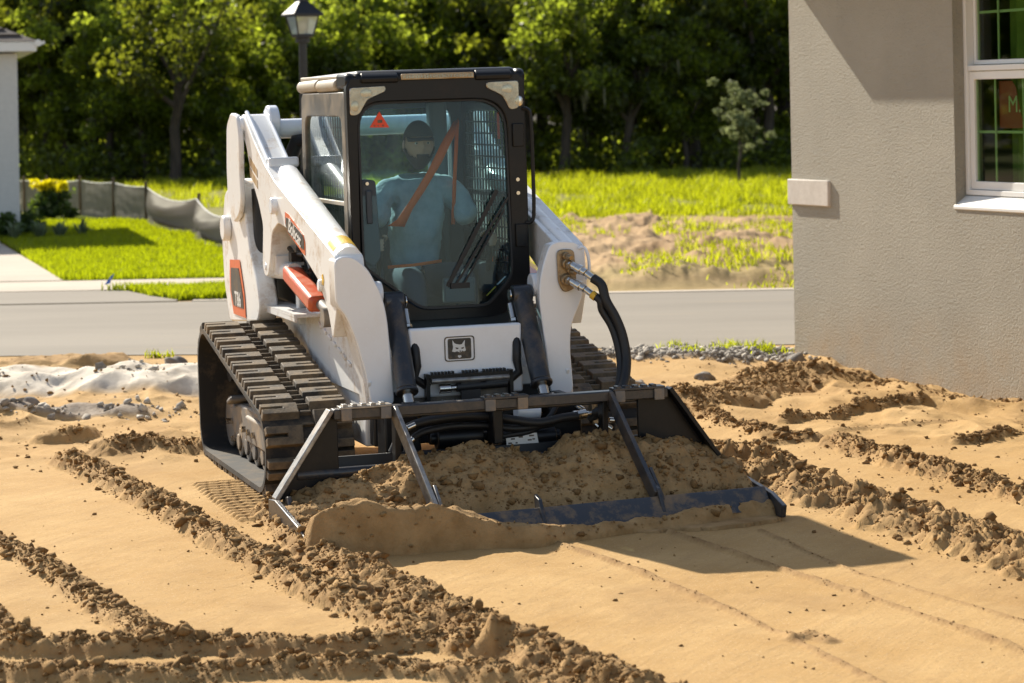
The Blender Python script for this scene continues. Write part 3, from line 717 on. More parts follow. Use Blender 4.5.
lefts = ['far tall oak closing the wood on the left behind the pale house', 'far tall oak behind the fence posts', 'far tall oak behind the forked oak', 'far tall oak behind the loader arm', 'far tall oak behind the lantern', 'far tall oak behind the cab', 'far tall oak right of the cab', 'far tall oak above the dirt field', 'far tall oak behind the pale sapling', 'far tall oak next to the stucco wall', 'far tall oak hidden by the stucco house']
for t in trees: plant(*t)
for i, lb in enumerate(lefts): plant('e', -20+92*i+14*math.sin(i*2.3), 79+3.5*math.sin(i*1.7), i*1.13, .95+.1*math.sin(i*3.1), lb)
for i in range(13): plant('e', -60+94*i, 88+2*math.sin(i*2.1), i*2.0+.5, 1.25, 'tall shadowy oak deep in the wood, glimpsed through gaps between nearer trees')
for i in range(8): plant('e' if i % 2 else 'c', 0, 60, i*1.3, 1.0+.08*(i % 3), 'oak of the wood beyond the left edge of the photo').location = (-17-6.5*i, 66-3.2*i, -.05)
for i in range(4): plant('e' if i % 2 else 'c', 0, 60, i*1.7, 1.05, 'oak of the wood hidden behind the stucco house').location = (10.5+5*i, 69+i, -.05)
# pale sapling on the field edge
sap = make_tree('pale_sapling', 2.30, .40, .70, 3600, .04, 'leaf_pale', 31, .035, 0, .5, False, 1.9)
sx = (744-512)/FPX*59; sap.location = (sx, 59, 0); tag(sap, 'small pale silvery sapling standing alone before the dark wood', 'tree')
# undergrowth at the foot of the wood
C, Rr = [], []
r_ = random.Random(77)
for i in range(420):
    y = r_.uniform(65.5, 80); x = r_.uniform(-y*.24-2, y*.24+2); hgt = r_.uniform(.15, 1.0)+max(0, y-70)*.08; C.append((x, y, hgt*.6)); Rr.append(.35+.5*hgt)
Vl, Fl = leaves(C, Rr, 90000, .08, .8, 5); tag(link('undergrowth', np_mesh('undergrowth', Vl, Fl), 'leaf_oak'), 'tangled low undergrowth at the foot of the wood', 'undergrowth', kind='stuff')
C, Rr = [], []
for i in range(420):
    x = r_.uniform(-34, 36); C.append((x, r_.uniform(92, 97), r_.uniform(.3, 13))); Rr.append(r_.uniform(1.2, 2.2))
for i in range(330):
    t = r_.random(); C.append((-34-46*t+r_.uniform(-2, 2), 92-64*t+r_.uniform(-2, 2), r_.uniform(.2, 9))); Rr.append(r_.uniform(1.2, 2.2))
Vl, Fl = leaves(C, Rr, 120000, .28, .9, 6); tag(link('far_wood', np_mesh('far_wood', Vl, Fl), 'leaf_dark'), 'dense dark mass of the far wood behind all trees', 'wood', kind='stuff')

# ---- shrubs in the bed of the pale house
def shrub(name, label, cat, px_, py_, rad, hgt, k, leaf, mat, seed, top=None):
    x, y = at(px_, py_); root = empty(name, (x, y, 0)); r_ = random.Random(seed)
    st = MB()
    for i in range(5):
        a = r_.uniform(0, 6.28); st.tube([(0, 0, -.03), (math.cos(a)*rad*.3, math.sin(a)*rad*.3, hgt*.4), (math.cos(a)*rad*.5, math.sin(a)*rad*.5, hgt*.75)], [.02, .015, .006], 5)
    st.build('stem', 'bark', root)
    C = [(r_.gauss(0, rad*.45), r_.gauss(0, rad*.45), r_.uniform(.12, hgt*.8)) for i in range(16)]
    Vl, Fl = leaves(C, [rad*.45]*16, k, leaf, .8, seed); link('foliage', np_mesh('foliage', Vl, Fl), mat, root)
    if top:
        C = [(r_.gauss(0, rad*.5), r_.gauss(0, rad*.5), hgt*r_.uniform(.85, 1.02)) for i in range(14)]
        Vl, Fl = leaves(C, [rad*.25]*14, k//2, leaf, .6, seed+1); link('yellow_leaves', np_mesh('yellow_leaves', Vl, Fl), top, root)
    return tag(root, label, cat)
shrub('shrub', 'round shrub with bright yellow top leaves beside the pale house', 'shrub', 52, 221, .38, .66, 2000, .05, 'leaf_shrub', 41, 'leaf_yellow')
shrub('shrub', 'dark green shrub at the house wall, left of the yellow topped one', 'shrub', 22, 238, .30, .45, 1300, .045, 'leaf_shrub', 42)
shrub('shrub', 'dark green shrub at the very left edge by the driveway', 'shrub', 2, 240, .30, .42, 1300, .045, 'leaf_shrub', 43)
def spiky(px_, py_, label, seed):
    x, y = at(px_, py_); r_ = random.Random(seed); m_ = MB()
    for i in range(34):
        a = r_.uniform(0, 6.28); ln = r_.uniform(.22, .42); up = r_.uniform(.45, 1.2); d = Vector((math.cos(a), math.sin(a), 0)); s_ = Vector((-d.y, d.x, 0))*.016
        p0 = d*.02; p1 = d*ln*.45*math.cos(up)+Vector((0, 0, ln*.6*math.sin(up)+.06)); p2 = d*ln*math.cos(up)+Vector((0, 0, ln*.9*math.sin(up)))
        m_.add([p0-s_, p0+s_, p1+s_, p1-s_, p2], [(0, 1, 2, 3), (3, 2, 4)])
    o = m_.build('spiky_plant', 'leaf_spiky', smooth=False); o.location = (x, y, 0); return tag(o, label, 'plant', 'spiky pale plants in front of the shrubs')
spiky(14, 242, 'pale spiky plant before the dark shrub nearest the house wall', 51)
spiky(40, 241, 'pale spiky plant at the left foot of the yellow topped shrub', 52)
spiky(60, 240, 'pale spiky plant at the right foot of the yellow topped shrub', 53)
spiky(82, 238, 'pale spiky plant out on the lawn, rightmost of its row', 54)
# ================================================================== HOUSES, FENCE, LAMP, ROCKS
# ---- stucco house: object space x = along the wall, y = into the house, z up
hs = empty('stucco_house', (2.16, 20.01, 0)); hs.rotation_euler = (0, 0, math.atan2(wt[1], wt[0]))
tag(hs, 'beige stucco house on the right with a white framed window and deep eave', 'house')
# local: X along wall (t), Y = +90deg of t = (.929,.371) = into the house
HT = 3.0; W0, W1, Z0, Z1 = 2.36, 3.55, 1.20, 2.95; DEP = .10
m_ = MB(); ln = 12.0; bk = 6.5
# outer skin with the window hole: four panels, thickness as reveal
def wallbox(x0, x1, z0, z1): m_.box(((x0+x1)/2, .11, (z0+z1)/2), (x1-x0, .22, z1-z0))
pr = [(0, -.4), (ln, -.4), (ln, HT), (0, HT)]; hole = [(W0, Z0), (W1, Z0), (W1, Z1), (W0, Z1)]
m_.ring(pr, hole, 'Y', 0, .22)
# end wall towards the road runs parallel to the road, then the back
dirr = Vector((.929*1+0, -.371, 0))  # world +x in local axes: (t.x, n.x)
ex_ = Vector((wt[0], .929, 0)).normalized()
for a, b_ in ((Vector((0, 0, 0)), ex_*bk), (ex_*bk, ex_*bk+Vector((ln, 0, 0)))):
    d = (b_-a); nrm = Vector((-d.y, d.x, 0)).normalized()*(-.2); 
    if a.length < .1: a = a+ex_*.003+Vector((.0, .0, 0)); nrm = Vector((.2, 0, 0))
    v = [a, b_, b_+nrm, a+nrm]; m_.add([(p.x, p.y, -.4) for p in v]+[(p.x, p.y, HT-.004) for p in v], [(0, 1, 2, 3), (4, 5, 6, 7), (0, 1, 5, 4), (1, 2, 6, 5), (2, 3, 7, 6), (3, 0, 4, 7)])
m_.build('wall', 'stucco', hs, smooth=False)
ov = .28; r_ = MB()
fp = [(-ov, -ov), (ln, -ov), (ln+ex_.x*bk, ex_.y*bk+ov), (ex_.x*bk-ov, ex_.y*bk+ov)]
r_.prism(fp, 'Z', HT+.003, HT+.17); r_.build('fascia', 'fascia', hs, smooth=False)
r_ = MB(); cx0 = (fp[0][0]+fp[1][0]+fp[2][0]+fp[3][0])/4; cy0 = (fp[0][1]+fp[2][1])/2
r_.add([(x*1.0, y, HT+.172) for x, y in fp]+[(cx0-3, cy0, HT+1.9), (cx0+3, cy0, HT+1.9)], [(0, 1, 5, 4), (1, 2, 5), (2, 3, 4, 5), (3, 0, 4), (0, 3, 2, 1)]); r_.build('roof', 'shingle', hs, smooth=False)
m_ = MB(); m_.box((.290, .10, 1.225), (.64, .25, .195)); m_.build('trim_block', 'concrete_block', hs, bevel=.008)
win = MB(); fo = [(W0+.002, Z0+.062), (W1-.002, Z0+.062), (W1-.002, Z1-.002), (W0+.002, Z1-.002)]
def inset(p, d): return [(p[0][0]+d, p[0][1]+d), (p[1][0]-d, p[1][1]+d), (p[2][0]-d, p[2][1]-d), (p[3][0]+d, p[3][1]-d)]
win.ring(fo, inset(fo, .035), 'Y', DEP-.02, DEP+.08); wf = win.build('window', 'window_white', hs, bevel=.004)
s_ = MB(); s_.prism([(-.008, Z0-.035), (-.008, Z0-.01), (DEP-.02, Z0+.055), (DEP+.09, Z0+.06), (DEP+.09, Z0-.035)], 'X', W0-.02, W1+.02)
sill = s_.build('sill', 'window_white', wf, bevel=.006)
MR = 2.12  # meeting rail
lo = [(W0+.04, Z0+.10), (W1-.04, Z0+.10), (W1-.04, MR-.02), (W0+.04, MR-.02)]; up_ = [(W0+.04, MR+.025), (W1-.04, MR+.025), (W1-.04, Z1-.04), (W0+.04, Z1-.04)]
a = MB(); a.ring(lo, inset(lo, .055), 'Y', DEP+.0, DEP+.035); a.build('lower_sash', 'window_white', wf, bevel=.004)
a = MB(); a.ring(up_, inset(up_, .03), 'Y', DEP+.037, DEP+.07); a.box(((W0+W1)/2, DEP+.012, MR+.002), (W1-W0-.08, .05, .038)); a.build('upper_sash', 'window_white', wf, bevel=.004)
for p, d, nm in ((inset(lo, .054), DEP+.018, 'lower'), (inset(up_, .029), DEP+.053, 'upper')):
    a = MB(); a.prism(p, 'Y', d, d+.004); a.build('pane', 'house_glass', wf, smooth=False)
    a = MB(); x0, x1, z0, z1 = p[0][0], p[1][0], p[0][1], p[2][1]
    for x in (2.68, 3.02, 3.30): a.box((x, d+.010, (z0+z1)/2), (.016, .008, z1-z0))
    zc = 1.69 if nm == 'lower' else 2.50
    a.box(((x0+x1)/2, d+.0185, zc), (x1-x0, .008, .018)); a.build('muntin', 'muntin_green', wf, smooth=False)
st = MB(); st.prism([(2.70, 1.715), (2.995, 1.715), (2.965, 1.80), (2.90, 1.99), (2.86, 2.03), (2.70, 2.03)], 'Y', DEP+.045, DEP+.047); sk = st.build('window_sticker', 'sticker_red', wf, smooth=False)
tm = text_mesh('M.', .16, .0008); to = link('sticker_letter', tm, 'reflection_sheet', wf); to.location = (2.885, DEP+.0435, 1.87); to.rotation_euler = (R(90), 0, 0)
tm.materials.clear(); tm.materials.append(M['leaf_pale'] if False else M['muntin_green'])
a = MB(); a.box((3.0, 1.9, 1.5), (3.2, .05, 3.4)); a.box((1.42, 1.1, 1.5), (.05, 1.6, 3.4)); a.box((4.6, 1.1, 1.5), (.05, 1.6, 3.4)); a.box((3.0, 1.1, -.1), (3.2, 1.6, .06)); a.box((3, 1.1, 2.97), (3.2, 1.6, .05)); a.build('room_interior', 'room_reflected_green', hs, smooth=False)
a = MB(); pts = []
for i in range(60): pts.append((2.42+i*.0225, .42+.022*math.sin(i*.95)))
a.add([(x, y, z) for z in (1.1, 2.95) for x, y in pts], [(i, i+1, 61+i, 60+i) for i in range(59)]); a.build('reflection_sheet', 'reflection_sheet', wf)  # added sheet, its green stands in for trees mirrored in the glass

# ---- pale house at the left
ph = empty('pale_house', (0, 0, 0)); tag(ph, 'pale rendered house at the left edge with brown shingle roof', 'house')
hx_, hy_ = -7.36, 39.4
ph.location = (hx_, hy_, 0)
ph.rotation_euler = (0, 0, R(13))
a = MB(); a.box((-5, 2.4, 1.35), (10, 4.8, 2.9)); a.build('wall', 'stucco_left', ph, smooth=False)
a = MB(); a.box((-5+.0, 2.4, 2.90), (10.56, 5.36, .15)); a.build('fascia', 'fascia', ph, bevel=.01)
a = MB(); a.tube([(.30, -.31, 2.95), (.30, 5.0, 2.95)], .055, 8); a.beam((.28, -.27, 2.93), (.40, -.27, 2.96), .03, .05); a.build('gutter', 'fascia', ph)
a = MB(); e_ = [(-10.3, -.3), (.3, -.3), (.3, 5.1), (-10.3, 5.1)]
a.add([(x, y, 2.978) for x, y in e_]+[(-7.6, 2.4, 4.15), (-2.4, 2.4, 4.15)], [(0, 1, 5, 4), (1, 2, 5), (2, 3, 4, 5), (3, 0, 4), (0, 3, 2, 1)])
for k_ in range(1, 12):   # shingle courses
    t = k_/12; y0 = -.3+2.7*t; z0 = 2.978+1.172*t; x0, x1 = -10.3+2.7*t, .3-2.7*t
    a.box(((x0+x1)/2, y0-.02, z0+.004), (x1-x0-.05, .03, .022))
    a.box((x1+.02, 2.4, z0+.004), (.03, 5.3-5.4*t, .022))
a.build('roof', 'shingle', ph, smooth=False)

# ---- silt fence
fp_ = [at(2, 211), at(25, 212), at(49, 213), at(81, 215.5), at(114, 219), at(147, 224), at(197, 238), at(232, 252), at(262, 268)]
fe = empty('silt_fence', (fp_[0][0], fp_[0][1], 0)); tag(fe, 'sagging grey silt fence on wooden stakes behind the lawn', 'fence')
O = Vector((fp_[0][0], fp_[0][1], 0)); hts = [.62, .62, .64, .66, .66, .64, .60, .52, .5]
for i, p in enumerate(fp_):
    a = MB(); lx = [.0, .0, -.02, .0, .01, .0, .05, .10, .1][i]
    a.beam((p[0]-O.x, p[1]-O.y-.07, -.2), (p[0]-O.x+lx, p[1]-O.y-.07, hts[i]+.07), .045, .035, (0, 1, 0)); a.build('stake', 'post_wood', fe, bevel=.004)
Vf, Ff = [], []
NU, NV = 22, 12
for i in range(len(fp_)-1):
    p, q_ = Vector((*fp_[i], 0)), Vector((*fp_[i+1], 0)); sag = .03 if i < 5 else .12; bul = .05 if i < 5 else .22
    d = (q_-p).normalized(); nrm = Vector((d.y, -d.x, 0)); k0 = len(Vf)
    for u_ in range(NU+1):
        t = u_/NU; s4 = 4*t*(1-t); top = hts[i]*(1-t)+hts[i+1]*t-sag*s4
        for v_ in range(NV+1):
            h_ = v_/NV
            wr = .012*math.sin(h_*23+3*math.sin(t*5+i))*s4+.010*math.sin(t*31+h_*7+i*2)
            off = bul*s4*math.sin(math.pi*min(1, (1-h_)*1.25)**.8 if h_ > .2 else math.pi*.5)+wr
            b_ = p.lerp(q_, t)+nrm*off; Vf.append((b_.x-O.x, b_.y-O.y, -.02+top*h_))
    for u_ in range(NU):
        for v_ in range(NV):
            o_ = k0+u_*(NV+1)+v_; Ff.append((o_, o_+NV+1, o_+NV+2, o_+1))
link('fabric', np_mesh('fabric', Vf, Ff, True), 'silt_fabric', fe)
a = MB()
for i in range(len(fp_)-1):
    p, q_ = Vector((*fp_[i], 0))-O, Vector((*fp_[i+1], 0))-O; sag = .03 if i < 5 else .12
    a.tube([p.lerp(q_, t/10)+Vector((0, 0, hts[i]*(1-t/10)+hts[i+1]*t/10-sag*4*(t/10)*(1-t/10)-.02)) for t in range(11)], .012, 6)
simple('hem_pale', (.55, .54, .50), .8); a.build('hem', 'hem_pale', fe)

# ---- lantern post
lx_, ly_ = (308.5-512)/FPX*31, 31.0
lp = empty('lantern_post', (lx_+.0, ly_, 0)); tag(lp, 'black lantern street lamp with white panes behind the loader', 'street lamp')
zb = 2.765
a = MB(); a.cyl((0, 0, -.1), (0, 0, zb-.06), .048, 16); a.cyl((0, 0, 0), (0, 0, .5), .075, 16); a.build('post', 'lamp_black', lp)
a = MB(); a.cyl((0, 0, zb-.075), (0, 0, zb-.015), .085, 16); a.box((0, 0, zb), (.24, .24, .025)); a.build('collar', 'lamp_black', lp)
def frus(m_, z0, z1, r0, r1): m_.add([(-r0, -r0, z0), (r0, -r0, z0), (r0, r0, z0), (-r0, r0, z0), (-r1, -r1, z1), (r1, -r1, z1), (r1, r1, z1), (-r1, r1, z1)], [(0, 3, 2, 1), (4, 5, 6, 7), (0, 1, 5, 4), (1, 2, 6, 5), (2, 3, 7, 6), (3, 0, 4, 7)])
rot = R(28)
g = MB(); frus(g, zb+.014, zb+.235, .095, .145); lg = g.build('panes', 'lamp_glass', lp, smooth=False); lg.rotation_euler = (0, 0, rot)
g = MB()
for sx_ in (-1, 1):
    for sy_ in (-1, 1): g.beam((sx_*.098, sy_*.098, zb+.014), (sx_*.148, sy_*.148, zb+.24), .014, .014)
for zz_, hw_ in ((zb+.018, .10), (zb+.234, .150)):
    for a_, b_ in (((-1, -1), (1, -1)), ((1, -1), (1, 1)), ((1, 1), (-1, 1)), ((-1, 1), (-1, -1))): g.beam((a_[0]*hw_, a_[1]*hw_, zz_), (b_[0]*hw_, b_[1]*hw_, zz_), .015, .010)
fo_ = g.build('lantern_frame', 'lamp_black', lp, smooth=False); fo_.rotation_euler = (0, 0, rot)
g = MB(); frus(g, zb+.238, zb+.262, .19, .19); frus(g, zb+.2625, zb+.41, .185, .055); g.box((0, 0, zb+.44), (.10, .10, .055)); g.cyl((0, 0, zb+.46), (0, 0, zb+.53), .02, 10)
rf = g.build('lantern_roof', 'lamp_black', lp, smooth=False); rf.rotation_euler = (0, 0, rot)
g = MB(); g.ball((0, 0, zb+.12), .04, .04, .06); g.build('bulb', 'decal_white', lp)

# ---- small marker flag on the verge corner
fx, fy = at(110, 289); a = MB(); a.cyl((0, 0, -.05), (.01, 0, .12), .004, 6); fl = a.build('marker_flag', 'chrome'); fl.location = (fx, fy, 0)
tag(fl, 'tiny blue marker flag at the corner of the grass verge', 'marker flag')
a = MB(); a.add([(.0, 0, .06), (.012, 0, .14), (.05, .01, .17), (-.06, .0, .045)], [(0, 1, 2), (0, 1, 3)]); a.build('flag', 'blue_flag', fl, smooth=False)

# ---- loose stones by the stucco corner
def stone(px_, py_, s, label, seed):
    x, y = at(px_, py_); rr = np.random.RandomState(seed); bm = bmesh.new(); bmesh.ops.create_icosphere(bm, subdivisions=3, radius=1)
    for v in bm.verts:
        c = np.array(v.co); nn = sum(math.sin(c @ rr_*2.1+ph_)*.16 for rr_, ph_ in zip(STN[seed % 3], (0, 1, 2, 3))); v.co *= 1+nn
        v.co.x *= s[0]; v.co.y *= s[1]; v.co.z *= s[2]
    me = bpy.data.meshes.new('stone'); bm.to_mesh(me); bm.free(); me.polygons.foreach_set('use_smooth', [True]*len(me.polygons))
    o = link('stone', me, 'rock'); o.location = (x, y, gz(x, y)+s[2]*.35); o.rotation_euler = (0, 0, rr.uniform(0, 3)); return tag(o, label, 'stone')
STN = [np.random.RandomState(90+i).randn(4, 3) for i in range(3)]
stone(797, 361, (.13, .09, .065), 'flat dark stone lying against the foot of the stucco corner', 1)
stone(704, 374, (.08, .06, .04), 'grey stone half sunk in the sand left of the stucco corner', 2)
stone(640, 383, (.05, .04, .03), 'small stone in the sand right of the loader hose', 3)
stone(27, 408, (.06, .05, .06), 'grey lump standing on the white sand heap', 4)
stone(176, 366, (.09, .07, .06), 'pale mortar lump on the white sand next to the track', 5)
# ================================================================== THE TRACKED LOADER (local: x right as seen from the front, -y forward, z up)
LOC, HEAD, TILT = (-.486, 13.96, .0), R(16.65), R(.77)
ld = empty('tracked_loader', LOC); ld.rotation_euler = Matrix.Rotation(HEAD, 3, 'Z').to_4x4().to_3x3().__matmul__(Matrix.Rotation(-TILT, 3, 'Y')).to_euler()
tag(ld, 'white and black compact tracked loader with glazed cab working on the sand', 'tracked loader')

# ---- tracks
def hull(pts):
    pts = sorted(set(pts)); 
    def half(ps):
        h_ = []
        for p in ps:
            while len(h_) > 1 and (h_[-1][0]-h_[-2][0])*(p[1]-h_[-2][1])-(h_[-1][1]-h_[-2][1])*(p[0]-h_[-2][0]) <= 0: h_.pop()
            h_.append(p)
        return h_
    a, b_ = half(pts), half(pts[::-1]); return a[:-1]+b_[:-1]
circ = [(-.57, .245, .245), (.93, .22, .22), (.91, .53, .25)]
pts = []
for y, z, r_ in circ: pts += [(round(y+r_*math.cos(2*math.pi*i/64), 5), round(z+r_*math.sin(2*math.pi*i/64), 5)) for i in range(64)]
outer = hull(pts)
NP = 240; lug_top = resample(outer, NP)
def offs(loop, d):
    k = len(loop); o = []
    for i in range(k):
        t = (Vector(loop[(i+1) % k])-Vector(loop[i-1])).normalized(); o.append(tuple(Vector(loop[i])-Vector((t.y, -t.x))*d))
    return o
belt_o = offs(lug_top, .040); belt_i = offs(lug_top, .066)
per = sum((Vector(lug_top[i])-Vector(lug_top[i-1])).length for i in range(NP))
NL = 30; pitch = per/NL
cum = [0]
LT = [Vector(p) for p in belt_o]; LT.append(LT[0])
for i in range(1, NP+1): cum.append(cum[-1]+(LT[i]-LT[i-1]).length)
bper = cum[-1]
def on_belt(s_):
    s_ = s_ % bper; lo_, hi_ = 0, NP
    while hi_-lo_ > 1:
        md = (lo_+hi_)//2
        if cum[md] <= s_: lo_ = md
        else: hi_ = md
    t = (s_-cum[lo_])/(cum[lo_+1]-cum[lo_]+1e-9); p = LT[lo_].lerp(LT[lo_+1], t); tg = (LT[lo_+1]-LT[lo_]).normalized()
    return p, tg, Vector((tg.y, -tg.x))
def lug(m_, x0, x1, s0, s1, h_, tap=.12):
    """block on the belt between x0..x1 across and s0..s1 along"""
    v = []
    for hh_, k in ((-.004, 0), (h_, tap)):
        d = (s1-s0)*k/2; xk = .004 if k else 0
        for s_, x in ((s0+d, x0+xk), (s0+d, x1-xk), (s1-d, x1-xk), (s1-d, x0+xk)):
            p, tg, nn = on_belt(s_); q_ = p+nn*hh_; v.append((x, q_.x, q_.y))
    m_.add(v, [(0, 3, 2, 1), (4, 5, 6, 7), (0, 1, 5, 4), (1, 2, 6, 5), (2, 3, 7, 6), (3, 0, 4, 7)])
def clug(m_, xi_, xo_, a0, a1, h_):
    """tread block in one piece, a slot running in from its outer end"""
    xm = xi_+(xo_-xi_)*.42; am = (a0+a1)/2; gq = .0085; d = .010; sx_ = .004*(1 if xo_ > xi_ else -1)
    out = []
    for hh_, k in ((-.004, 0), (h_, 1)):
        q_ = [(xi_+sx_*k, a0+d*k), (xo_-sx_*k, a0+d*k), (xo_-sx_*k, am-gq), (xm, am-gq), (xm, am+gq), (xo_-sx_*k, am+gq), (xo_-sx_*k, a1-d*k), (xi_+sx_*k, a1-d*k)]
        for x, s_ in q_:
            p, tg, nn = on_belt(s_); w_ = p+nn*hh_; out.append((x, w_.x, w_.y))
    top = [(8, 9, 10, 11), (8, 11, 12, 15), (12, 13, 14, 15)]; bot = [(3, 2, 1, 0), (7, 4, 3, 0), (7, 6, 5, 4)]
    m_.add(out, top+bot+[(i, (i+1) % 8, 8+(i+1) % 8, 8+i) for i in range(8)])
def build_track(sgn):
    xo, xi = sgn*1.0, sgn*.55; xa, xb = min(xo, xi), max(xo, xi)
    m_ = MB(); m_.ring(belt_o, belt_i, 'X', xa, xb); t = m_.build('track', 'inner_rubber', ld, ang=50)
    g = MB(); bp = bper/NL; mid = (xa+xb)/2
    for i in range(NL):
        s0 = i*bp
        for side in (-1, 1):
            sh = 0 if side < 0 else bp*.5
            e0, e1 = (xa+.002, mid-.030) if side < 0 else (mid+.030, xb-.002)
            w_ = e1-e0
            # inner solid half block, outer half split by a slot
            if side < 0: ia, ib, oa, ob = e0+w_*.38, e1, e0, e0+w_*.38
            else: ia, ib, oa, ob = e0, e1-w_*.38, e1-w_*.38, e1
            a0, a1 = s0+sh+bp*.08, s0+sh+bp*.76; am = (a0+a1)/2
            clug(g, e1 if side < 0 else e0, e0 if side < 0 else e1, a0, a1, .040)
        # centre link between the half blocks
        lug(g, mid-.034, mid+.034, s0+bp*.02, s0+bp*.12, .024); lug(g, mid-.034, mid+.034, s0+bp*.52, s0+bp*.62, .024)
    g.build('tread', 'lug_rubber', t, bevel=.004)
    # inner guide strip
    f_ = MB()
    fr = [(.84, .20), (.88, .30), (.62, .345), (.30, .36), (-.10, .355), (-.38, .33), (-.46, .20), (-.34, .115), (.60, .12)]
    f_.prism(fr, 'X', sgn*.66 if sgn > 0 else -.87, .87 if sgn > 0 else -.66); f_.box((sgn*.76, .15, .40), (.18, .55, .09)); f_.box((sgn*.875, .02, .25), (.03, .62, .14)); f_.box((sgn*.80, .70, .36), (.22, .12, .03), (R(-14), 0, 0))
    fro = f_.build('track_frame', 'frame_grey', t, bevel=.012)
    for y in (-.30, -.08, .14, .36, .58):
        r_ = MB(); r_.disc_x(y, .145, sgn*.68, sgn*.872, .078); r_.disc_x(y, .145, sgn*.872, sgn*.885, .045); r_.build('roller', 'frame_grey', t, bevel=.006)
    for y, z in ((.80, .235), (.66, .155), (.36, .24), (.22, .24), (.08, .24)):
        r_ = MB(); r_.disc_x(y, z, sgn*.868, sgn*.905, .018, 6); r_.build('bolt', 'chrome', t)
    r_ = MB(); r_.disc_x(-.57, .245, sgn*.66, sgn*.86, .165); r_.build('idler', 'frame_grey', t, bevel=.01)
    r_ = MB(); r_.disc_x(.93, .22, sgn*.66, sgn*.86, .14); r_.build('idler', 'frame_grey', t, bevel=.01)
    r_ = MB(); tp = []
    for i in range(30):
        a = 2*math.pi*i/30; rr = .16 if i % 2 else .135; tp.append((.91+rr*math.cos(a), .53+rr*math.sin(a)))
    r_.prism(tp, 'X', sgn*.74, sgn*.81); r_.disc_x(.91, .53, sgn*.62, sgn*.86, .09); r_.build('sprocket', 'engine_black', t)
build_track(-1); build_track(1)

# ---- chassis
a = MB()
a.prism([(-.80, .26), (-.86, .52), (-.86, .62), (-.45, .80), (1.45, .80), (1.62, .70), (1.62, .38), (1.40, .26)], 'X', -.50, .50)
a.build('chassis', 'white_paint', ld, bevel=.012)
for sg in (-1, 1):
    a = MB(); x0, x1 = sorted((sg*.503, sg*.522))
    a.prism([(-.95, .52), (-.98, .60), (-.55, .80), (-.12, .93), (.35, 1.0), (.42, .84), (.46, .70), (.2, .52)], 'X', x0, x1); a.build('side_panel', 'white_paint', ld, bevel=.004)
    for i in range(7):   # row of small raised white bars on the side panel
        a = MB(); a.box((sg*.528, -.62+.11*i, .66+.024*i), (.012, .06, .018), (R(16), 0, 0)); a.build('panel_bar', 'white_paint', ld, bevel=.003)
    a = MB(); x0, x1 = sorted((sg*.50, sg*.66)); a.prism([(.05, .845), (1.02, .845), (1.02, .862), (.05, .862)], 'X', x0, x1); a.beam((sg*.652, .05, .842), (sg*.652, 1.02, .842), .016, .04); a.build('fender', 'white_paint', ld, bevel=.005)
    a = MB(); a.box((sg*.46, .92, 1.06), (.08, 1.05, .40)); a.build('engine_cover', 'engine_black', ld, bevel=.01)
    a = MB(); a.ring(round_poly([(.16, .88), (.42, .88), (.42, 1.10), (.16, 1.16)], .04), by_angle(round_poly([(.19, .91), (.39, .91), (.39, 1.07), (.19, 1.13)], .03), (.29, 1.0), 24), 'X', 0, .01) if False else a.box((sg*.525, .30, 1.0), (.02, .26, .20)); gr = a.build('vent', 'engine_black', ld)
    a = MB()
    for i in range(5): a.box((sg*.537, .30, .93+.035*i), (.006, .24, .010))
    for i in range(4): a.box((sg*.537, .21+.06*i, 1.0), (.006, .010, .19))
    a.build('vent_grille', 'cab_trim', gr, smooth=False)
    a = MB(); a.box((sg*.515, .545, .94), (.05, .07, .34)); a.build('body_post', 'white_paint', ld, bevel=.008)
# rear body
a = MB(); a.prism([(.70, .80), (1.45, .80), (1.55, .95), (1.50, 1.36), (1.35, 1.44), (.70, 1.44)], 'X', -.46, .46); a.build('engine_hood', 'engine_black', ld, bevel=.02)
a = MB(); a.prism([(1.45, .42), (1.66, .44), (1.72, .60), (1.70, 1.20), (1.62, 1.38), (1.53, 1.38), (1.56, .95)], 'X', -.54, .54); a.build('tailgate', 'white_paint', ld, bevel=.02)
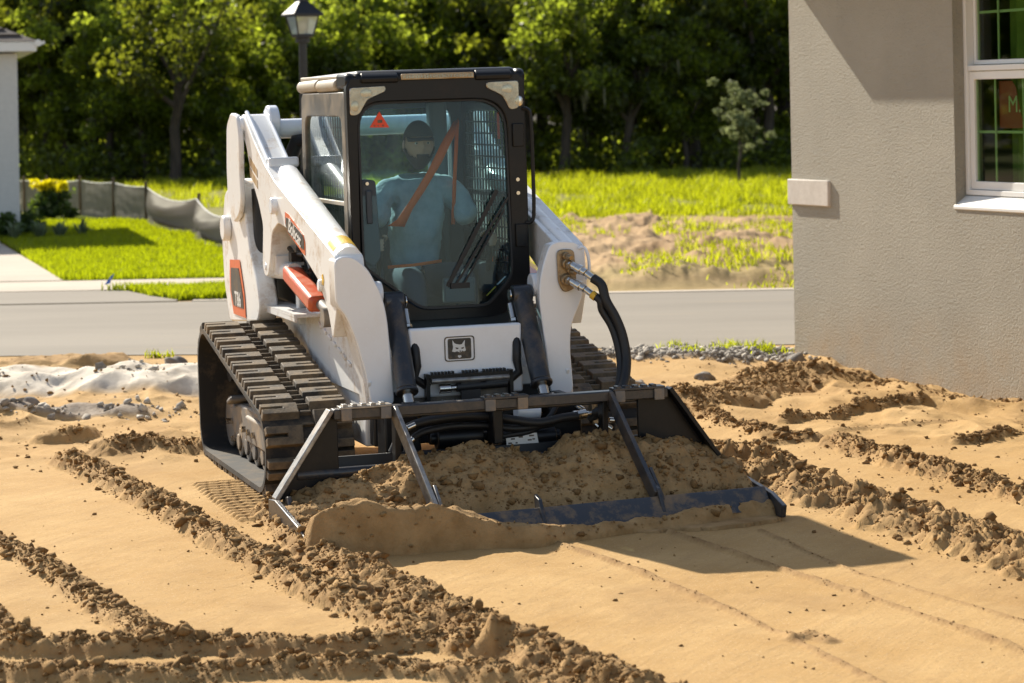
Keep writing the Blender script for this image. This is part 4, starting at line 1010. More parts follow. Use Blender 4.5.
# towers
TW = [(1.75, 1.46), (1.58, 1.50), (1.36, 1.56), (1.20, 1.53), (1.14, 1.36), (1.02, 1.14), (.84, .98), (.78, .86), (.86, .77), (1.70, .71), (1.84, .92), (1.88, 1.18)]
for sg in (-1, 1):
    a = MB(); x0, x1 = sorted((sg*.595, sg*.70)); a.prism(round_poly(TW, .05, 3), 'X', x0, x1); tw = a.build('rear_tower', 'white_paint', ld, bevel=.01)
    a = MB(); a.disc_x(1.62, 1.26, sg*.70, sg*.745, .075); a.build('pin_boss', 'white_paint', tw, bevel=.01)
    a = MB(); x0, x1 = sorted((sg*.7035, sg*.7055)); dp = [(1.62, 1.075), (1.32, 1.09), (1.20, .90), (1.18, .765), (1.55, .765), (1.64, .90)]; a.prism(dp, 'X', x0, x1); od = a.build('model_decal', 'decal_orange', tw, smooth=False)
    a = MB(); x0, x1 = sorted((sg*.7065, sg*.708)); a.prism([(1.58, 1.03), (1.345, 1.04), (1.24, .89), (1.225, .815), (1.53, .815), (1.60, .90)], 'X', x0, x1); a.build('decal_field', 'decal_black', tw, smooth=False)
    tm = text_mesh('T86', .115, .0008, True); o = link('decal_lettering', tm, 'decal_white', tw); o.location = (sg*.7095, 1.385, .855); o.rotation_euler = (R(90), 0, sg*R(90))
    a = MB(); x0, x1 = sorted((sg*.56, sg*.594)); a.prism([(1.10, 1.20), (.96, 1.08), (.98, .86), (1.45, .82), (1.45, 1.4)], 'X', x0, x1); a.build('tower_web', 'cab_trim', tw)
    a = MB(); a.disc_x(1.02, .98, sg*.594, sg*.625, .045); a.build('web_hole_dark', 'engine_black', tw)  # solid black disc, the dark of a hole put into its colour

# ---- lift arms
AX = lambda y: .645+.025*(y+.95)
ARM = [(1.112, 1.926), (.86, 1.775), (.617, 1.651), (.387, 1.563), (-.25, 1.392), (-.896, 1.219), (-.93, 1.02), (-.93, .70), (-.93, .50), (-.80, .50), (-.79, .66), (-.80, .80), (-.73, .93), (-.531, 1.084), (-.162, 1.218), (.14, 1.32), (.324, 1.339), (.475, 1.284), (.547, 1.118), (.61, 1.035), (.69, 1.035), (.735, 1.09), (.69, 1.314), (.775, 1.421), (.933, 1.556), (1.059, 1.751), (1.15, 1.80), (1.195, 1.86), (1.18, 1.915)]
PLATE = {-1: [(-.668, 1.215), (-.588, 1.229), (-.504, 1.166), (-.433, 1.025), (-.411, .915), (-.394, .658), (-.385, .47), (-.506, .47), (-.522, .616), (-.576, .826), (-.622, .937), (-.666, .988)],
         1: [(.443, 1.235), (.50, 1.248), (.578, 1.238), (.614, 1.206), (.628, 1.074), (.602, .95), (.54, .822), (.531, .707), (.544, .47), (.423, .47), (.394, .80), (.378, .957), (.381, 1.047), (.408, 1.151)]}
for sg in (-1, 1):
    def shear(p, sg=sg):
        x, y, z = p; return (x*1.0+sg*.025*(y+.95), y, z)
    a = MB(); upper = [p for p in ARM if p not in ((-.93, .70), (-.93, .50), (-.80, .50), (-.79, .66))]
    x0, x1 = sorted((sg*.645, sg*.50)); a.prism(round_poly(upper, .03, 3), 'X', x0, x1)
    arm = a.build('lift_arm', 'white_paint', ld, bevel=.012, fn=shear)
    # rounded tube welded along the top of the front half
    a = MB(); tr_ = .070 if sg < 0 else .056
    a.tube([(sg*.575, .52, 1.585-(.078-tr_)), (sg*.573, -.2, 1.385-(.078-tr_)), (sg*.57, -.86, 1.205-(.078-tr_))], tr_, 18); a.build('top_tube', 'white_paint', arm)
    a = MB(); a.box((sg*.58, .60, 1.655), (.17, .05, .055), (R(-15), 0, 0)); a.build('cross_weld', 'clean_white', arm, bevel=.012)
    for xx_ in (.628, .52):
        a = MB(); a.tube([(sg*(xx_+.045), 1.12, 1.935), (sg*(xx_+.03), .63, 1.668)], .012, 8); a.build('edge_bead', 'clean_white', arm)
    # drop leg behind the front plate
    pl = PLATE[sg]; cx_ = sum(p[0] for p in pl)/len(pl); cz_ = sum(p[1] for p in pl)/len(pl)
    a = MB(); a.prism([(cx_+(p[0]-cx_)*.86+sg*.012, .0+cz_+(p[1]-cz_)*.985-.005) for p in pl], 'Y', -.948, -.80); a.build('drop_leg', 'white_paint', arm, bevel=.008)
    a = MB(); a.prism(round_poly(pl, .05, 4), 'Y', -.972, -.950); a.build('front_plate', 'clean_white', arm, bevel=.006)
    a = MB(); a.disc_x(.655, 1.085, sg*.66, sg*.69, .018, 12); a.disc_x(.36, 1.43, sg*.665, sg*.71, .045); a.disc_x(-.60, 1.06, sg*.645, sg*.672, .03); a.disc_x(1.13, 1.86, sg*.69, sg*.715, .05); a.build('pin', 'clean_white', arm, bevel=.006)
    # lettering and plates on the outer face
    def face(y): return sg*(AX(y)+.002)
    def decal(name, poly, mat, off, par):
        m_ = MB(); k = len(poly); v = [(sg*(AX(y)+off), y, z) for y, z in poly]+[(sg*(AX(y)+off-.0015), y, z) for y, z in poly]
        m_.add(v, [tuple(range(k)), tuple(range(2*k-1, k-1, -1))]+[(i, (i+1) % k, k+(i+1) % k, k+i) for i in range(k)]); return m_.build(name, mat, par, smooth=False)
    dc = [(.145, 1.405), (.06, 1.395), (-.255, 1.300), (-.285, 1.265), (-.285, 1.195), (-.225, 1.205), (.095, 1.300), (.145, 1.345)]
    decal('arm_decal', dc, 'decal_orange', .0025, arm)
    c_ = (sum(p[0] for p in dc)/8, sum(p[1] for p in dc)/8); decal('decal_field', [(c_[0]+(p[0]-c_[0])*.92, c_[1]+(p[1]-c_[1])*.74) for p in dc], 'decal_black', .0045, arm)
    tm = text_mesh('Bobcat', .098, .0008, True); o = link('arm_lettering', tm, 'decal_white', arm)
    sl_ = math.atan2(1.30-1.395, -.255-.06); e = (1, 0, 0)
    # text x axis runs forward-down along the arm
    fx_ = Vector((.025, -1, math.tan(R(16.5))*-1)).normalized() if sg < 0 else Vector((.025, 1, math.tan(R(16.5)))).normalized()
    nz_ = Vector((sg, -.025, 0)).normalized(); nz_ = (nz_-fx_*nz_.dot(fx_)).normalized(); uy_ = nz_.cross(fx_)
    o.matrix_local = Matrix.Translation((sg*(AX(-.075)+.0062), -.075, 1.300)) @ Matrix((fx_, uy_, nz_)).transposed().to_4x4()
    for j, (mt, dz) in enumerate((('amber_decal', 0), ('decal_white', -.062))):
        pz = [(.975, 1.690+dz), (.79, 1.62+dz), (.785, 1.572+dz), (.97, 1.640+dz)]; decal('warning_plate', pz, 'amber_decal', .0025, arm)
    decal('yellow_mark', [(-.62, 1.115), (-.645, 1.12), (-.66, 1.09), (-.645, 1.06), (-.62, 1.07)], 'yellow_mark', .0025, arm)
    a = MB(); a.tube([(sg*.5705, -.68, 1.246), (sg*.570, -.80, 1.2135)], .0715, 18); a.build('yellow_band', 'yellow_mark', arm) if sg < 0 else None
    # rear link from the arm tip down to the tower
    LK = [(1.30, 1.935), (1.12, 1.92), (1.06, 1.80), (1.08, 1.58), (1.05, 1.45), (1.12, 1.36), (1.30, 1.30), (1.46, 1.42), (1.47, 1.62), (1.43, 1.86)]
    a = MB(); x0, x1 = sorted((sg*.705, sg*.735)); a.prism(round_poly(LK, .05, 4), 'X', x0, x1); a.prism(round_poly(LK, .05, 4), 'X', sg*.49 if sg > 0 else -.52, .52 if sg > 0 else -.49); a.build('rear_link', 'white_paint', ld, bevel=.008)
    # hydraulic lift cylinder: black barrel, orange rod guard
    a = MB(); a.cyl((sg*.60, .92, 1.05), (sg*.60, .30, 1.075), .045); a.box((sg*.60, .55, 1.10), (.11, .08, .10)); lc = a.build('lift_cylinder', 'white_paint', ld)
    a = MB(); a.beam((sg*.605, .36, 1.068), (sg*.62, -.36, .945), .10, .085); a.build('rod_guard', 'orange_paint', lc, bevel=.02)
    a = MB(); a.cyl((sg*.605, -.36, .945), (sg*.60, -.62, .90), .028); a.disc_x(-.62, .90, sg*.56, sg*.66, .05); a.build('cylinder_rod', 'frame_grey', lc)
    a = MB(); a.tube([(sg*.56, .48, 1.13), (sg*.55, .30, 1.17), (sg*.55, .16, 1.14), (sg*.56, .05, 1.10)], .016, 8); a.tube([(sg*.58, .55, 1.2), (sg*.58, .40, 1.16), (sg*.56, .22, 1.17)], .013, 8); a.box((sg*.58, .36, 1.15), (.06, .07, .05)); a.build('hydraulic_line', 'hose_black', lc)
    # tower strut (black ram behind the arm)
    a = MB(); a.cyl((sg*.62, 1.10, 1.50), (sg*.62, 1.05, 1.08), .045); a.cyl((sg*.62, 1.05, 1.10), (sg*.62, 1.04, .95), .028); a.build('link_damper', 'hose_black', ld)
# tube joining both arms behind the cab
a = MB(); a.cyl((-.52, 1.10, 1.835), (.52, 1.10, 1.835), .055, 24); a.build('cross_tube', 'clean_white', ld)
for x in (-.535, .535):
    a = MB(); a.disc_x(1.10, 1.86, x-.03, x+.03, .11); a.build('tube_flange', 'clean_white', ld, bevel=.01)
a = MB(); a.tube([(-.44, 1.0, 1.40), (-.46, 1.08, 1.62), (-.40, 1.06, 1.76), (-.30, .95, 1.78), (-.15, .9, 1.70)], .045, 12); a.tube([(-.40, .85, 1.40), (-.42, .95, 1.55), (-.30, .95, 1.64), (-.1, .9, 1.6)], .04, 12); a.build('rear_hose', 'hose_black', ld)

# ---- tilt cylinders
for sg in (-1, 1):
    t0, t1, t2 = Vector((sg*.335, -.80, .975)), Vector((sg*.345, -1.06, .56)), Vector((sg*.345, -1.13, .46))
    a = MB(); a.cyl(t0, t1, .051, 24); a.cyl(t1, t1+(t1-t0).normalized()*.02, .057, 24); a.disc_x(t0.y, t0.z, sg*.335-.05, sg*.335+.05, .05); tcy = a.build('tilt_cylinder', 'dark_steel', ld, bevel=.006)
    a = MB(); a.cyl(t1, t2, .028); a.disc_x(t2.y, t2.z, sg*.345-.04, sg*.345+.04, .05); a.build('cylinder_rod', 'chrome', tcy)
    a = MB(); a.disc_x(t0.y, t0.z, sg*.27, sg*.275+.0, .03) if sg > 0 else a.disc_x(t0.y, t0.z, sg*.275, sg*.27, .03); a.cyl((sg*.275, -.80, .93), (sg*.275, -.84, .86), .018, 10); a.cyl((sg*.275, -.84, .86), (sg*.275, -.85, .83), .023, 6); a.build('port_fitting', 'chrome', tcy)
    a = MB(); a.tube([(sg*.275, -.85, .84), (sg*.262, -.93, .74), (sg*.258, -.94, .66), (sg*.27, -.93, .60), (sg*.20, -.93, .55)], .022, 10); a.build('cylinder_hose', 'hose_black', tcy)
    a = MB(); a.disc_x(-.78, 1.02, sg*.39, sg*.46, .06); a.build('cylinder_mount', 'clean_white', tcy, bevel=.008)

# ---- front panel with the cat's head badge
a = MB(); a.prism([(-.292, .845), (.292, .845), (.292, .50), (-.292, .50)], 'Y', -.93, -.88); a.build('front_panel', 'clean_white', ld, bevel=.012)
bx, bz, bs = -.035, .734, .062
def rr(sx_, sz_, r_): return round_poly([(bx-sx_, bz-sz_), (bx+sx_, bz-sz_), (bx+sx_, bz+sz_), (bx-sx_, bz+sz_)], r_, 4)
a = MB(); o1 = rr(.078, .062, .018); i1 = rr(.073, .057, .016); a.ring(o1, i1, 'Y', -.9335, -.931); bd = a.build('badge', 'decal_black', ld, smooth=False)
a = MB(); a.prism(rr(.060, .051, .010), 'Y', -.9335, -.931); a.build('badge_field', 'decal_black', bd, smooth=False)
cat = [(-.036, .044), (-.028, .030), (-.018, .024), (.002, .020), (.012, .022), (.028, .042), (.026, .016), (.029, .002), (.032, -.010), (.022, -.015), (.012, -.010), (.008, -.016), (.002, -.020), (-.006, -.016), (-.014, -.012), (-.026, -.016), (-.040, -.012), (-.036, .000), (-.034, .010), (-.036, .024)]
a = MB(); a.prism([(bx+x, bz+z) for x, z in cat], 'Y', -.9355, -.9338)
a.prism([(bx+x, bz+z) for x, z in [(-.010, -.033), (.006, -.033), (.008, -.040), (-.002, -.046), (-.011, -.040)]], 'Y', -.9355, -.9338); a.build('badge_cat', 'decal_white', bd, smooth=False)
a = MB()
for ex2, sgx in ((-.014, 1), (.014, -1)): a.prism([(bx+ex2-.009, bz+.006+.002*sgx), (bx+ex2+.009, bz+.006-.002*sgx), (bx+ex2+.004, bz-.001), (bx+ex2-.004, bz-.001)], 'Y', -.937, -.9357)
a.prism([(bx-.003, bz-.010), (bx+.007, bz-.010), (bx+.003, bz-.016), (bx+.002, bz-.024), (bx+.0, bz-.024), (bx+.001, bz-.016)], 'Y', -.937, -.9357); a.build('badge_eyes', 'decal_black', bd, smooth=False)
# hydraulics below the panel
a = MB(); a.box((0, -.96, .605), (.44, .05, .020)); 
for i in range(22):
    if i not in (7, 8, 14): a.box((-.19+.0178*i, -.965, .622), (.008, .03, .014))
a.box((-.215, -.96, .52), (.018, .05, .20)); a.box((.215, -.96, .52), (.018, .05, .20)); a.build('guard_frame', 'black_paint', ld, smooth=False)
a = MB(); a.cyl((-.20, -.99, .585), (.20, -.99, .585), .014, 12); a.build('grab_bar', 'worn_or_sunlit_steel', ld)
a = MB(); a.cyl((-.16, -.98, .545), (-.10, -.98, .545), .022, 12); a.cyl((-.10, -.98, .545), (-.07, -.98, .547), .014, 8); a.build('coupler', 'chrome', ld, bevel=.003)
a = MB(); a.cyl((-.15, -.985, .475), (-.06, -.985, .475), .018, 12); a.build('coupler', 'chrome', ld, bevel=.003)
a = MB(); a.cyl((.05, -.98, .56), (.08, -.98, .562), .014, 8); a.build('coupler', 'chrome', ld, bevel=.003)
a = MB(); a.cyl((-.07, -.98, .547), (.19, -.98, .555), .022, 10); a.cyl((-.06, -.985, .475), (.02, -.985, .475), .016, 10); a.cyl((.08, -.98, .56), (.2, -.98, .57), .020, 10); a.box((.0, -.985, .53), (.10, .02, .14)); a.build('hydraulic_hose', 'hose_black', ld)
a = MB(); a.box((.12, -.93, .49), (.20, .03, .10)); a.box((-.02, -.90, .45), (.55, .04, .12)); a.build('lower_plate', 'cab_trim', ld, bevel=.004)
a = MB(); a.box((0, -.86, .40), (.96, .10, .26)); a.build('front_crossmember', 'engine_black', ld, bevel=.01)
# quick coupler
a = MB()
for sg in (-1, 1): a.prism([(sg*.50, .10), (sg*.50, .50), (sg*.34, .50), (sg*.30, .10)][::sg], 'Y', -1.22, -1.12); a.box((sg*.45, -1.06, .33), (.05, .22, .34))
a.box((0, -1.17, .16), (.8, .08, .10)); a.build('quick_coupler', 'black_paint', ld, bevel=.01)

# ---- coupler block and hoses on the right arm
a = MB(); a.prism(round_poly([(.472, 1.205), (.563, 1.205), (.572, 1.01), (.50, .985), (.475, 1.04)], .03, 4), 'Y', -.990, -.973); cb = a.build('coupler_block', 'brass', ld, bevel=.004)
for (x, z, r_) in ((.522, 1.135, .030), (.515, 1.055, .030), (.515, 1.175, .020), (.535, 1.10, .018)):
    a = MB(); a.cyl((x, -.99, z), (x, -1.02, z-.004), r_, 16); a.cyl((x, -1.02, z-.004), (x+.012, -1.05, z-.010), r_*.8, 6); a.build('coupler_nut', 'brass', cb, bevel=.003)
for (x, z) in ((.522, 1.135), (.515, 1.055)):
    p0, p1, p2 = Vector((x, -1.03, z)), Vector((x+.06, -1.11, z-.045)), Vector((x+.085, -1.14, z-.07))
    a = MB(); a.cyl(p0, p1, .020, 14); a.cyl(p0.lerp(p1, .45), p0.lerp(p1, .75), .024, 14); a.cyl(p1, p2, .017, 12); a.build('hose_end', 'chrome', cb, bevel=.003)
    q_ = p2
    if z > 1.1: hp = [q_, q_+Vector((.035, -.03, -.035)), Vector((.655, -1.19, .955)), Vector((.695, -1.21, .87)), Vector((.722, -1.23, .78)), Vector((.728, -1.26, .67)), Vector((.70, -1.31, .575)), Vector((.655, -1.37, .52)), Vector((.60, -1.42, .47)), Vector((.52, -1.36, .42))]
    else: hp = [q_, q_+Vector((.03, -.03, -.03)), Vector((.640, -1.17, .905)), Vector((.678, -1.19, .83)), Vector((.698, -1.215, .745)), Vector((.702, -1.245, .645)), Vector((.675, -1.295, .555)), Vector((.63, -1.35, .49)), Vector((.57, -1.38, .44)), Vector((.50, -1.34, .39))]
    # smooth it
    def catmull(P_, k=6):
        o_ = []
        for i in range(len(P_)-1):
            a0, a1, a2, a3 = P_[max(0, i-1)], P_[i], P_[i+1], P_[min(len(P_)-1, i+2)]
            for j in range(k):
                t = j/k; o_.append(.5*((2*a1)+(a2-a0)*t+(2*a0-5*a1+4*a2-a3)*t*t+(3*a1-a0-3*a2+a3)*t**3))
        return o_+[P_[-1]]
    a = MB(); a.tube(catmull(hp), .024 if z > 1.1 else .020, 12); a.build('auxiliary_hose', 'hose_black', ld)
    a = MB(); a.tube([p2, p2.lerp(hp[1], .5)], .0262 if z > 1.1 else .022, 12); a.build('hose_band', 'yellow_mark', cb) if z < 1.1 else None
a = MB(); a.tube(catmull([Vector((.590, -.985, 1.205)), Vector((.612, -1.0, 1.21)), Vector((.628, -1.01, 1.17)), Vector((.632, -1.01, 1.10)), Vector((.615, -1.0, 1.05))]), .008, 8); a.build('hose_guard', 'clean_white', ld)

# ---- cab
FR0, FR1 = -.53, -.47
glass = round_poly([(-.420, 1.975), (.372, 1.975), (.372, 1.05), (.235, .905), (-.125, .905), (-.425, 1.135)], [.13, .17, .05, .04, .05, .04], 7)
frame = round_poly([(-.478, 2.10), (.470, 2.10), (.470, .985), (.40, .90), (.29, .845), (-.29, .845), (-.40, .91), (-.470, .985)], [.03, .03, .05, .05, .05, .05, .05, .05], 5)
cc = (-.01, 1.48)
a = MB(); a.ring(by_angle(frame, cc, 120), by_angle(glass, cc, 120), 'Y', FR0, FR1); a.build('cab_front_frame', 'black_paint', ld, bevel=.006)
go = by_angle(glass, cc, 120); gi = [(cc[0]+(p[0]-cc[0])*.972, cc[1]+(p[1]-cc[1])*.976) for p in go]
dr = empty('door', (0, 0, 0)); dr.parent = ld
def lean(p): return (p[0], p[1]-.052*(1.46-p[2]), p[2])
a = MB(); a.ring([(cc[0]+(p[0]-cc[0])*.997, cc[1]+(p[1]-cc[1])*.997) for p in go], gi, 'Y', FR0-.006, FR0+.012); a.build('seal', 'hose_black', dr, fn=lean)
a = MB(); a.prism([(cc[0]+(p[0]-cc[0])*.985, cc[1]+(p[1]-cc[1])*.985) for p in go], 'Y', FR0+.013, FR0+.018); a.build('glass', 'door_glass', dr, smooth=False, fn=lean)
# side frames, panes and wire grilles
for sg in (-1, 1):
    so_ = round_poly([(-.468, 2.03), (.575, 2.03), (.60, 1.40), (.55, 1.02), (-.468, .93)], .04, 4); si_ = round_poly([(-.385, 1.905), (.49, 1.905), (.51, 1.42), (.48, 1.10), (-.385, 1.02)], .07, 5); c2 = (.05, 1.48)
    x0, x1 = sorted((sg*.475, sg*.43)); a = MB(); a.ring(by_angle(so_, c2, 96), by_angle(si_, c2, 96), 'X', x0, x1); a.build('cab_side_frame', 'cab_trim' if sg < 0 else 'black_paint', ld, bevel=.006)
    x0, x1 = sorted((sg*.455, sg*.460)); sp_ = by_angle(si_, c2, 96); a = MB(); a.prism([(c2[0]+(p[0]-c2[0])*1.01, c2[1]+(p[1]-c2[1])*1.01) for p in sp_], 'X', x0, x1); pn = a.build('side_window', 'side_glass', ld, smooth=False)
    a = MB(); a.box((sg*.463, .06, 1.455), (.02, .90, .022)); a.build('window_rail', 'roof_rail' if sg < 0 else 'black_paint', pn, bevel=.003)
    a = MB(); y = -.36
    while y < .48: a.box((sg*.438, y, 1.46), (.008, .008, .90)); y += .055
    z = 1.04
    while z < 1.9: a.box((sg*.4325, .06, z), (.006, .86, .009)); z += .062
    g_ = a.build('wire_grille', 'engine_black', ld, smooth=False)
# rear frame, rear window, floor, lower walls
ro = round_poly([(-.455, 2.03), (.455, 2.03), (.455, 1.0), (-.455, 1.0)], .03, 3); ri = round_poly([(-.37, 1.93), (.37, 1.93), (.37, 1.42), (-.37, 1.42)], .06, 5); c3 = (0, 1.66)
a = MB(); a.ring(by_angle(ro, c3, 72), by_angle(ri, c3, 72), 'Y', .56, .60); a.build('cab_rear_frame', 'interior_dark', ld, bevel=.005)
a = MB(); a.prism([(p[0]*1.01, c3[1]+(p[1]-c3[1])*1.01) for p in by_angle(ri, c3, 72)], 'Y', .575, .58); a.build('rear_window', 'side_glass', ld, smooth=False)
a = MB(); a.box((0, .05, .72), (.86, .98, .04)); a.box((0, -.40, .80), (.84, .04, .18)); a.box((-.455, .06, .86), (.03, 1.0, .22)); a.box((.455, .06, .86), (.03, 1.0, .22)); a.build('cab_floor', 'interior_dark', ld)
a = MB(); a.box((.27, .50, 1.5), (.10, .10, .95)); a.build('inner_pillar', 'interior_grey', ld, bevel=.02)
# roof
rp = [(-.525, 2.055), (-.535, 2.105), (-.50, 2.135), (.60, 2.12), (.665, 2.095), (.665, 2.035), (-.47, 2.035)]
a = MB(); a.prism(rp, 'X', -.425, .425)
def roofx(p): return p
ro_ = a.build('roof', 'black_paint', ld, bevel=.02)
for sg in (-1, 1):
    a = MB(); a.prism([(-.52, 2.045), (-.532, 2.095), (-.50, 2.125), (-.30, 2.128), (-.30, 2.045)], 'X', *sorted((sg*.427, sg*.478))); a.build('roof_corner', 'black_paint', ro_, bevel=.018)
a = MB(); a.prism([(-.545, 2.07), (-.548, 2.10), (-.52, 2.122), (-.49, 2.125), (-.49, 2.07)], 'X', .205, .40); a.build('visor', 'black_paint', ro_, bevel=.008)
a = MB(); a.prism([(-.545, 2.07), (-.548, 2.10), (-.52, 2.122), (-.49, 2.125), (-.49, 2.07)], 'X', -.40, -.205); a.build('visor', 'black_paint', ro_, bevel=.008)
for y0, y1 in ((-.28, .16), (.175, .64)):
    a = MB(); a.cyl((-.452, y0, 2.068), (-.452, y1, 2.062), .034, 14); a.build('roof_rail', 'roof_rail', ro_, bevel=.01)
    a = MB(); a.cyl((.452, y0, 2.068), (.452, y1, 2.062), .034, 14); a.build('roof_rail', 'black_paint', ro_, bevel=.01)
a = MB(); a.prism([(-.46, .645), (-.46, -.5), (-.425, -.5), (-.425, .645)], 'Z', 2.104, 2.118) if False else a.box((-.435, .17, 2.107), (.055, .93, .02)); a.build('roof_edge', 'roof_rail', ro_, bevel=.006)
a = MB(); a.box((0, -.548, 2.098), (.385, .014, .030)); lb = a.build('light_bar', 'amber_decal', ld, bevel=.004)
a = MB(); 
for i in range(24): a.box((-.18+.0157*i, -.557, 2.098), (.011, .004, .018))
a.build('light_bar_lens', 'lens_glass', lb, smooth=False)
for sg, pl in ((-1, [(-.462, 2.05), (-.275, 2.055), (-.275, 2.028), (-.372, 1.988), (-.418, 1.912), (-.462, 1.908)]), (1, [(.262, 2.058), (.434, 2.062), (.434, 1.922), (.388, 1.910), (.35, 1.985), (.262, 2.03)])):
    p2_ = round_poly(pl, .018, 4); a = MB(); a.prism(p2_, 'Y', -.536, -.528); hl = a.build('headlight', 'lamp_housing', ld, bevel=.003)
    a = MB(); a.ball((sg*.375, -.538, 2.02), .032, .006, .024); a.ball((sg*.435, -.538, 1.955), .022, .005, .028); a.build('reflector', 'chrome', hl)
    a = MB(); a.prism(p2_, 'Y', -.549, -.544); a.build('lens', 'lens_glass', hl, bevel=.002)
# grab handle on the right edge, hinges
a = MB(); a.tube(catmull([Vector((.455, -.53, 1.915)), Vector((.478, -.545, 1.91)), Vector((.492, -.55, 1.86)), Vector((.495, -.55, 1.6)), Vector((.493, -.55, 1.38)), Vector((.480, -.545, 1.33)), Vector((.455, -.53, 1.325))]), .010, 8); a.build('grab_handle', 'black_paint', ld)
for z in (1.83, 1.79, 1.75, 1.55, 1.48, 1.30, 1.22):
    a = MB(); a.cyl((.415, -.53, z), (.415, -.541, z), .010, 10); a.build('hinge_bolt', 'chrome', dr)
for z in (1.78, 1.26): a = MB(); a.box((.425, -.537, z), (.06, .016, .12)); a.build('hinge', 'black_paint', dr, bevel=.004)
a = MB(); a.prism(round_poly([(-.412, 1.585), (-.335, 1.575), (-.318, 1.18), (-.36, 1.13), (-.412, 1.17)], .02, 3), 'Y', -.515, -.44); a.box((-.375, -.522, 1.44), (.03, .02, .17)); a.build('door_latch', 'interior_dark', dr, bevel=.006)
a = MB(); a.cyl((-.385, -.537, 1.56), (-.385, -.52, 1.56), .009, 10); a.build('latch_bolt', 'chrome', dr)
# wiper
a = MB(); a.beam((.355, -.545, 1.46), (.06, -.545, 1.02), .012, .014, (0, 1, 0)); a.beam((.335, -.548, 1.40), (.10, -.548, 1.02), .010, .012, (0, 1, 0)); a.box((.085, -.545, 1.018), (.10, .02, .028)); a.beam((.30, -.539, 1.50), (.02, -.539, 1.015), .022, .008, (0, 1, 0)); a.build('wiper', 'hose_black', dr)
a = MB(); a.prism([(-.302, 1.925), (-.355, 1.845), (-.252, 1.842)], 'Y', -.505, -.502); wtag = a.build('warning_triangle', 'red_triangle', dr, smooth=False)
a = MB(); a.prism([(-.313, 1.882), (-.289, 1.882), (-.289, 1.867), (-.313, 1.867)], 'Y', -.5075, -.5055)
for x in (-.33, -.31, -.285): a.box((x, -.5065, 1.853), (.008, .002, .006))
a.build('triangle_print', 'decal_black', dr, smooth=False)
a = MB(); a.beam((.235, -.508, .955), (.285, -.508, 1.0), .004, .014, (0, 1, 0)); a.build('yellow_sticker', 'yellow_mark', dr, smooth=False)
a = MB(); a.beam((.295, -.508, 1.01), (.34, -.508, 1.05), .004, .014, (0, 1, 0)); a.build('pale_sticker', 'decal_white', dr, smooth=False)
# seat, consoles, levers
a = MB(); a.box((.06, .27, .90), (.50, .46, .14)); a.box((.06, .27, .79), (.4, .4, .14)); a.build('seat', 'interior_dark', ld, bevel=.05)
a = MB(); a.prism([(.40, .95), (.52, .95), (.56, 1.50), (.48, 1.52)], 'X', -.17, .29); a.build('backrest', 'interior_dark', ld, bevel=.04)
for sg in (-1, 1):
    a = MB(); a.box((.06+sg*.31, .12, 1.02), (.10, .42, .16)); cn = a.build('armrest', 'interior_dark', ld, bevel=.02)
    a = MB(); a.tube([(.06+sg*.30, -.12, 1.06), (.06+sg*.30, -.16, 1.14), (.06+sg*.295, -.165, 1.20)], [.012, .018, .024], 10); a.ball((.06+sg*.295, -.165, 1.225), .028, .03, .034); a.build('joystick', 'engine_black', ld)
a = MB(); a.box((.13, -.36, .98), (.17, .05, .13)); a.build('dash_panel', 'interior_grey', ld, bevel=.01)
a = MB(); a.box((-.325, -.30, 1.52), (.03, .012, .075)); a.build('mirror', 'chrome', ld, bevel=.005)
# orange strap over the shoulder, second strand at the pillar, lap strand
def ribbon(name, P_, wv, mat, par):
    m_ = MB(); v = []
    for p, w_ in zip(P_, wv): p = Vector(p); w_ = Vector(w_); v += [p-w_, p+w_]
    k = len(P_); m_.add(v, [(2*i, 2*i+1, 2*i+3, 2*i+2) for i in range(k-1)]); o = m_.build(name, mat, par); s_ = o.modifiers.new('t', 'SOLIDIFY'); s_.thickness = .003; return o
sb = [(.236, -.02, 1.862), (.17, -.075, 1.755), (.09, -.10, 1.62), (-.01, -.10, 1.47), (-.08, -.10, 1.375), (-.125, -.08, 1.312)]
ribbon('seat_belt', sb, [(.014, 0, .010)]+[(.040, 0, .024)]*2+[(.043, 0, .026)]*2+[(.045, 0, -.004)], 'belt_orange', ld)
ribbon('belt_strand', [(.247, -.01, 1.862), (.243, .02, 1.7), (.238, .06, 1.5), (.235, .1, 1.3)], [(.010, 0, 0)]*4, 'belt_orange', ld)
ribbon('lap_strand', [(-.20, -.17, 1.105), (-.06, -.20, 1.112), (.09, -.18, 1.125)], [(0, 0, .008)]*3, 'belt_orange', ld)
a = MB(); a.box((.40, -.05, 1.17), (.012, .035, .16)); a.build('orange_tag', 'belt_orange', ld)
a = MB(); a.beam((.395, -.28, 1.90), (.405, -.25, 1.76), .012, .02); a.build('red_hammer', 'red_triangle', ld)
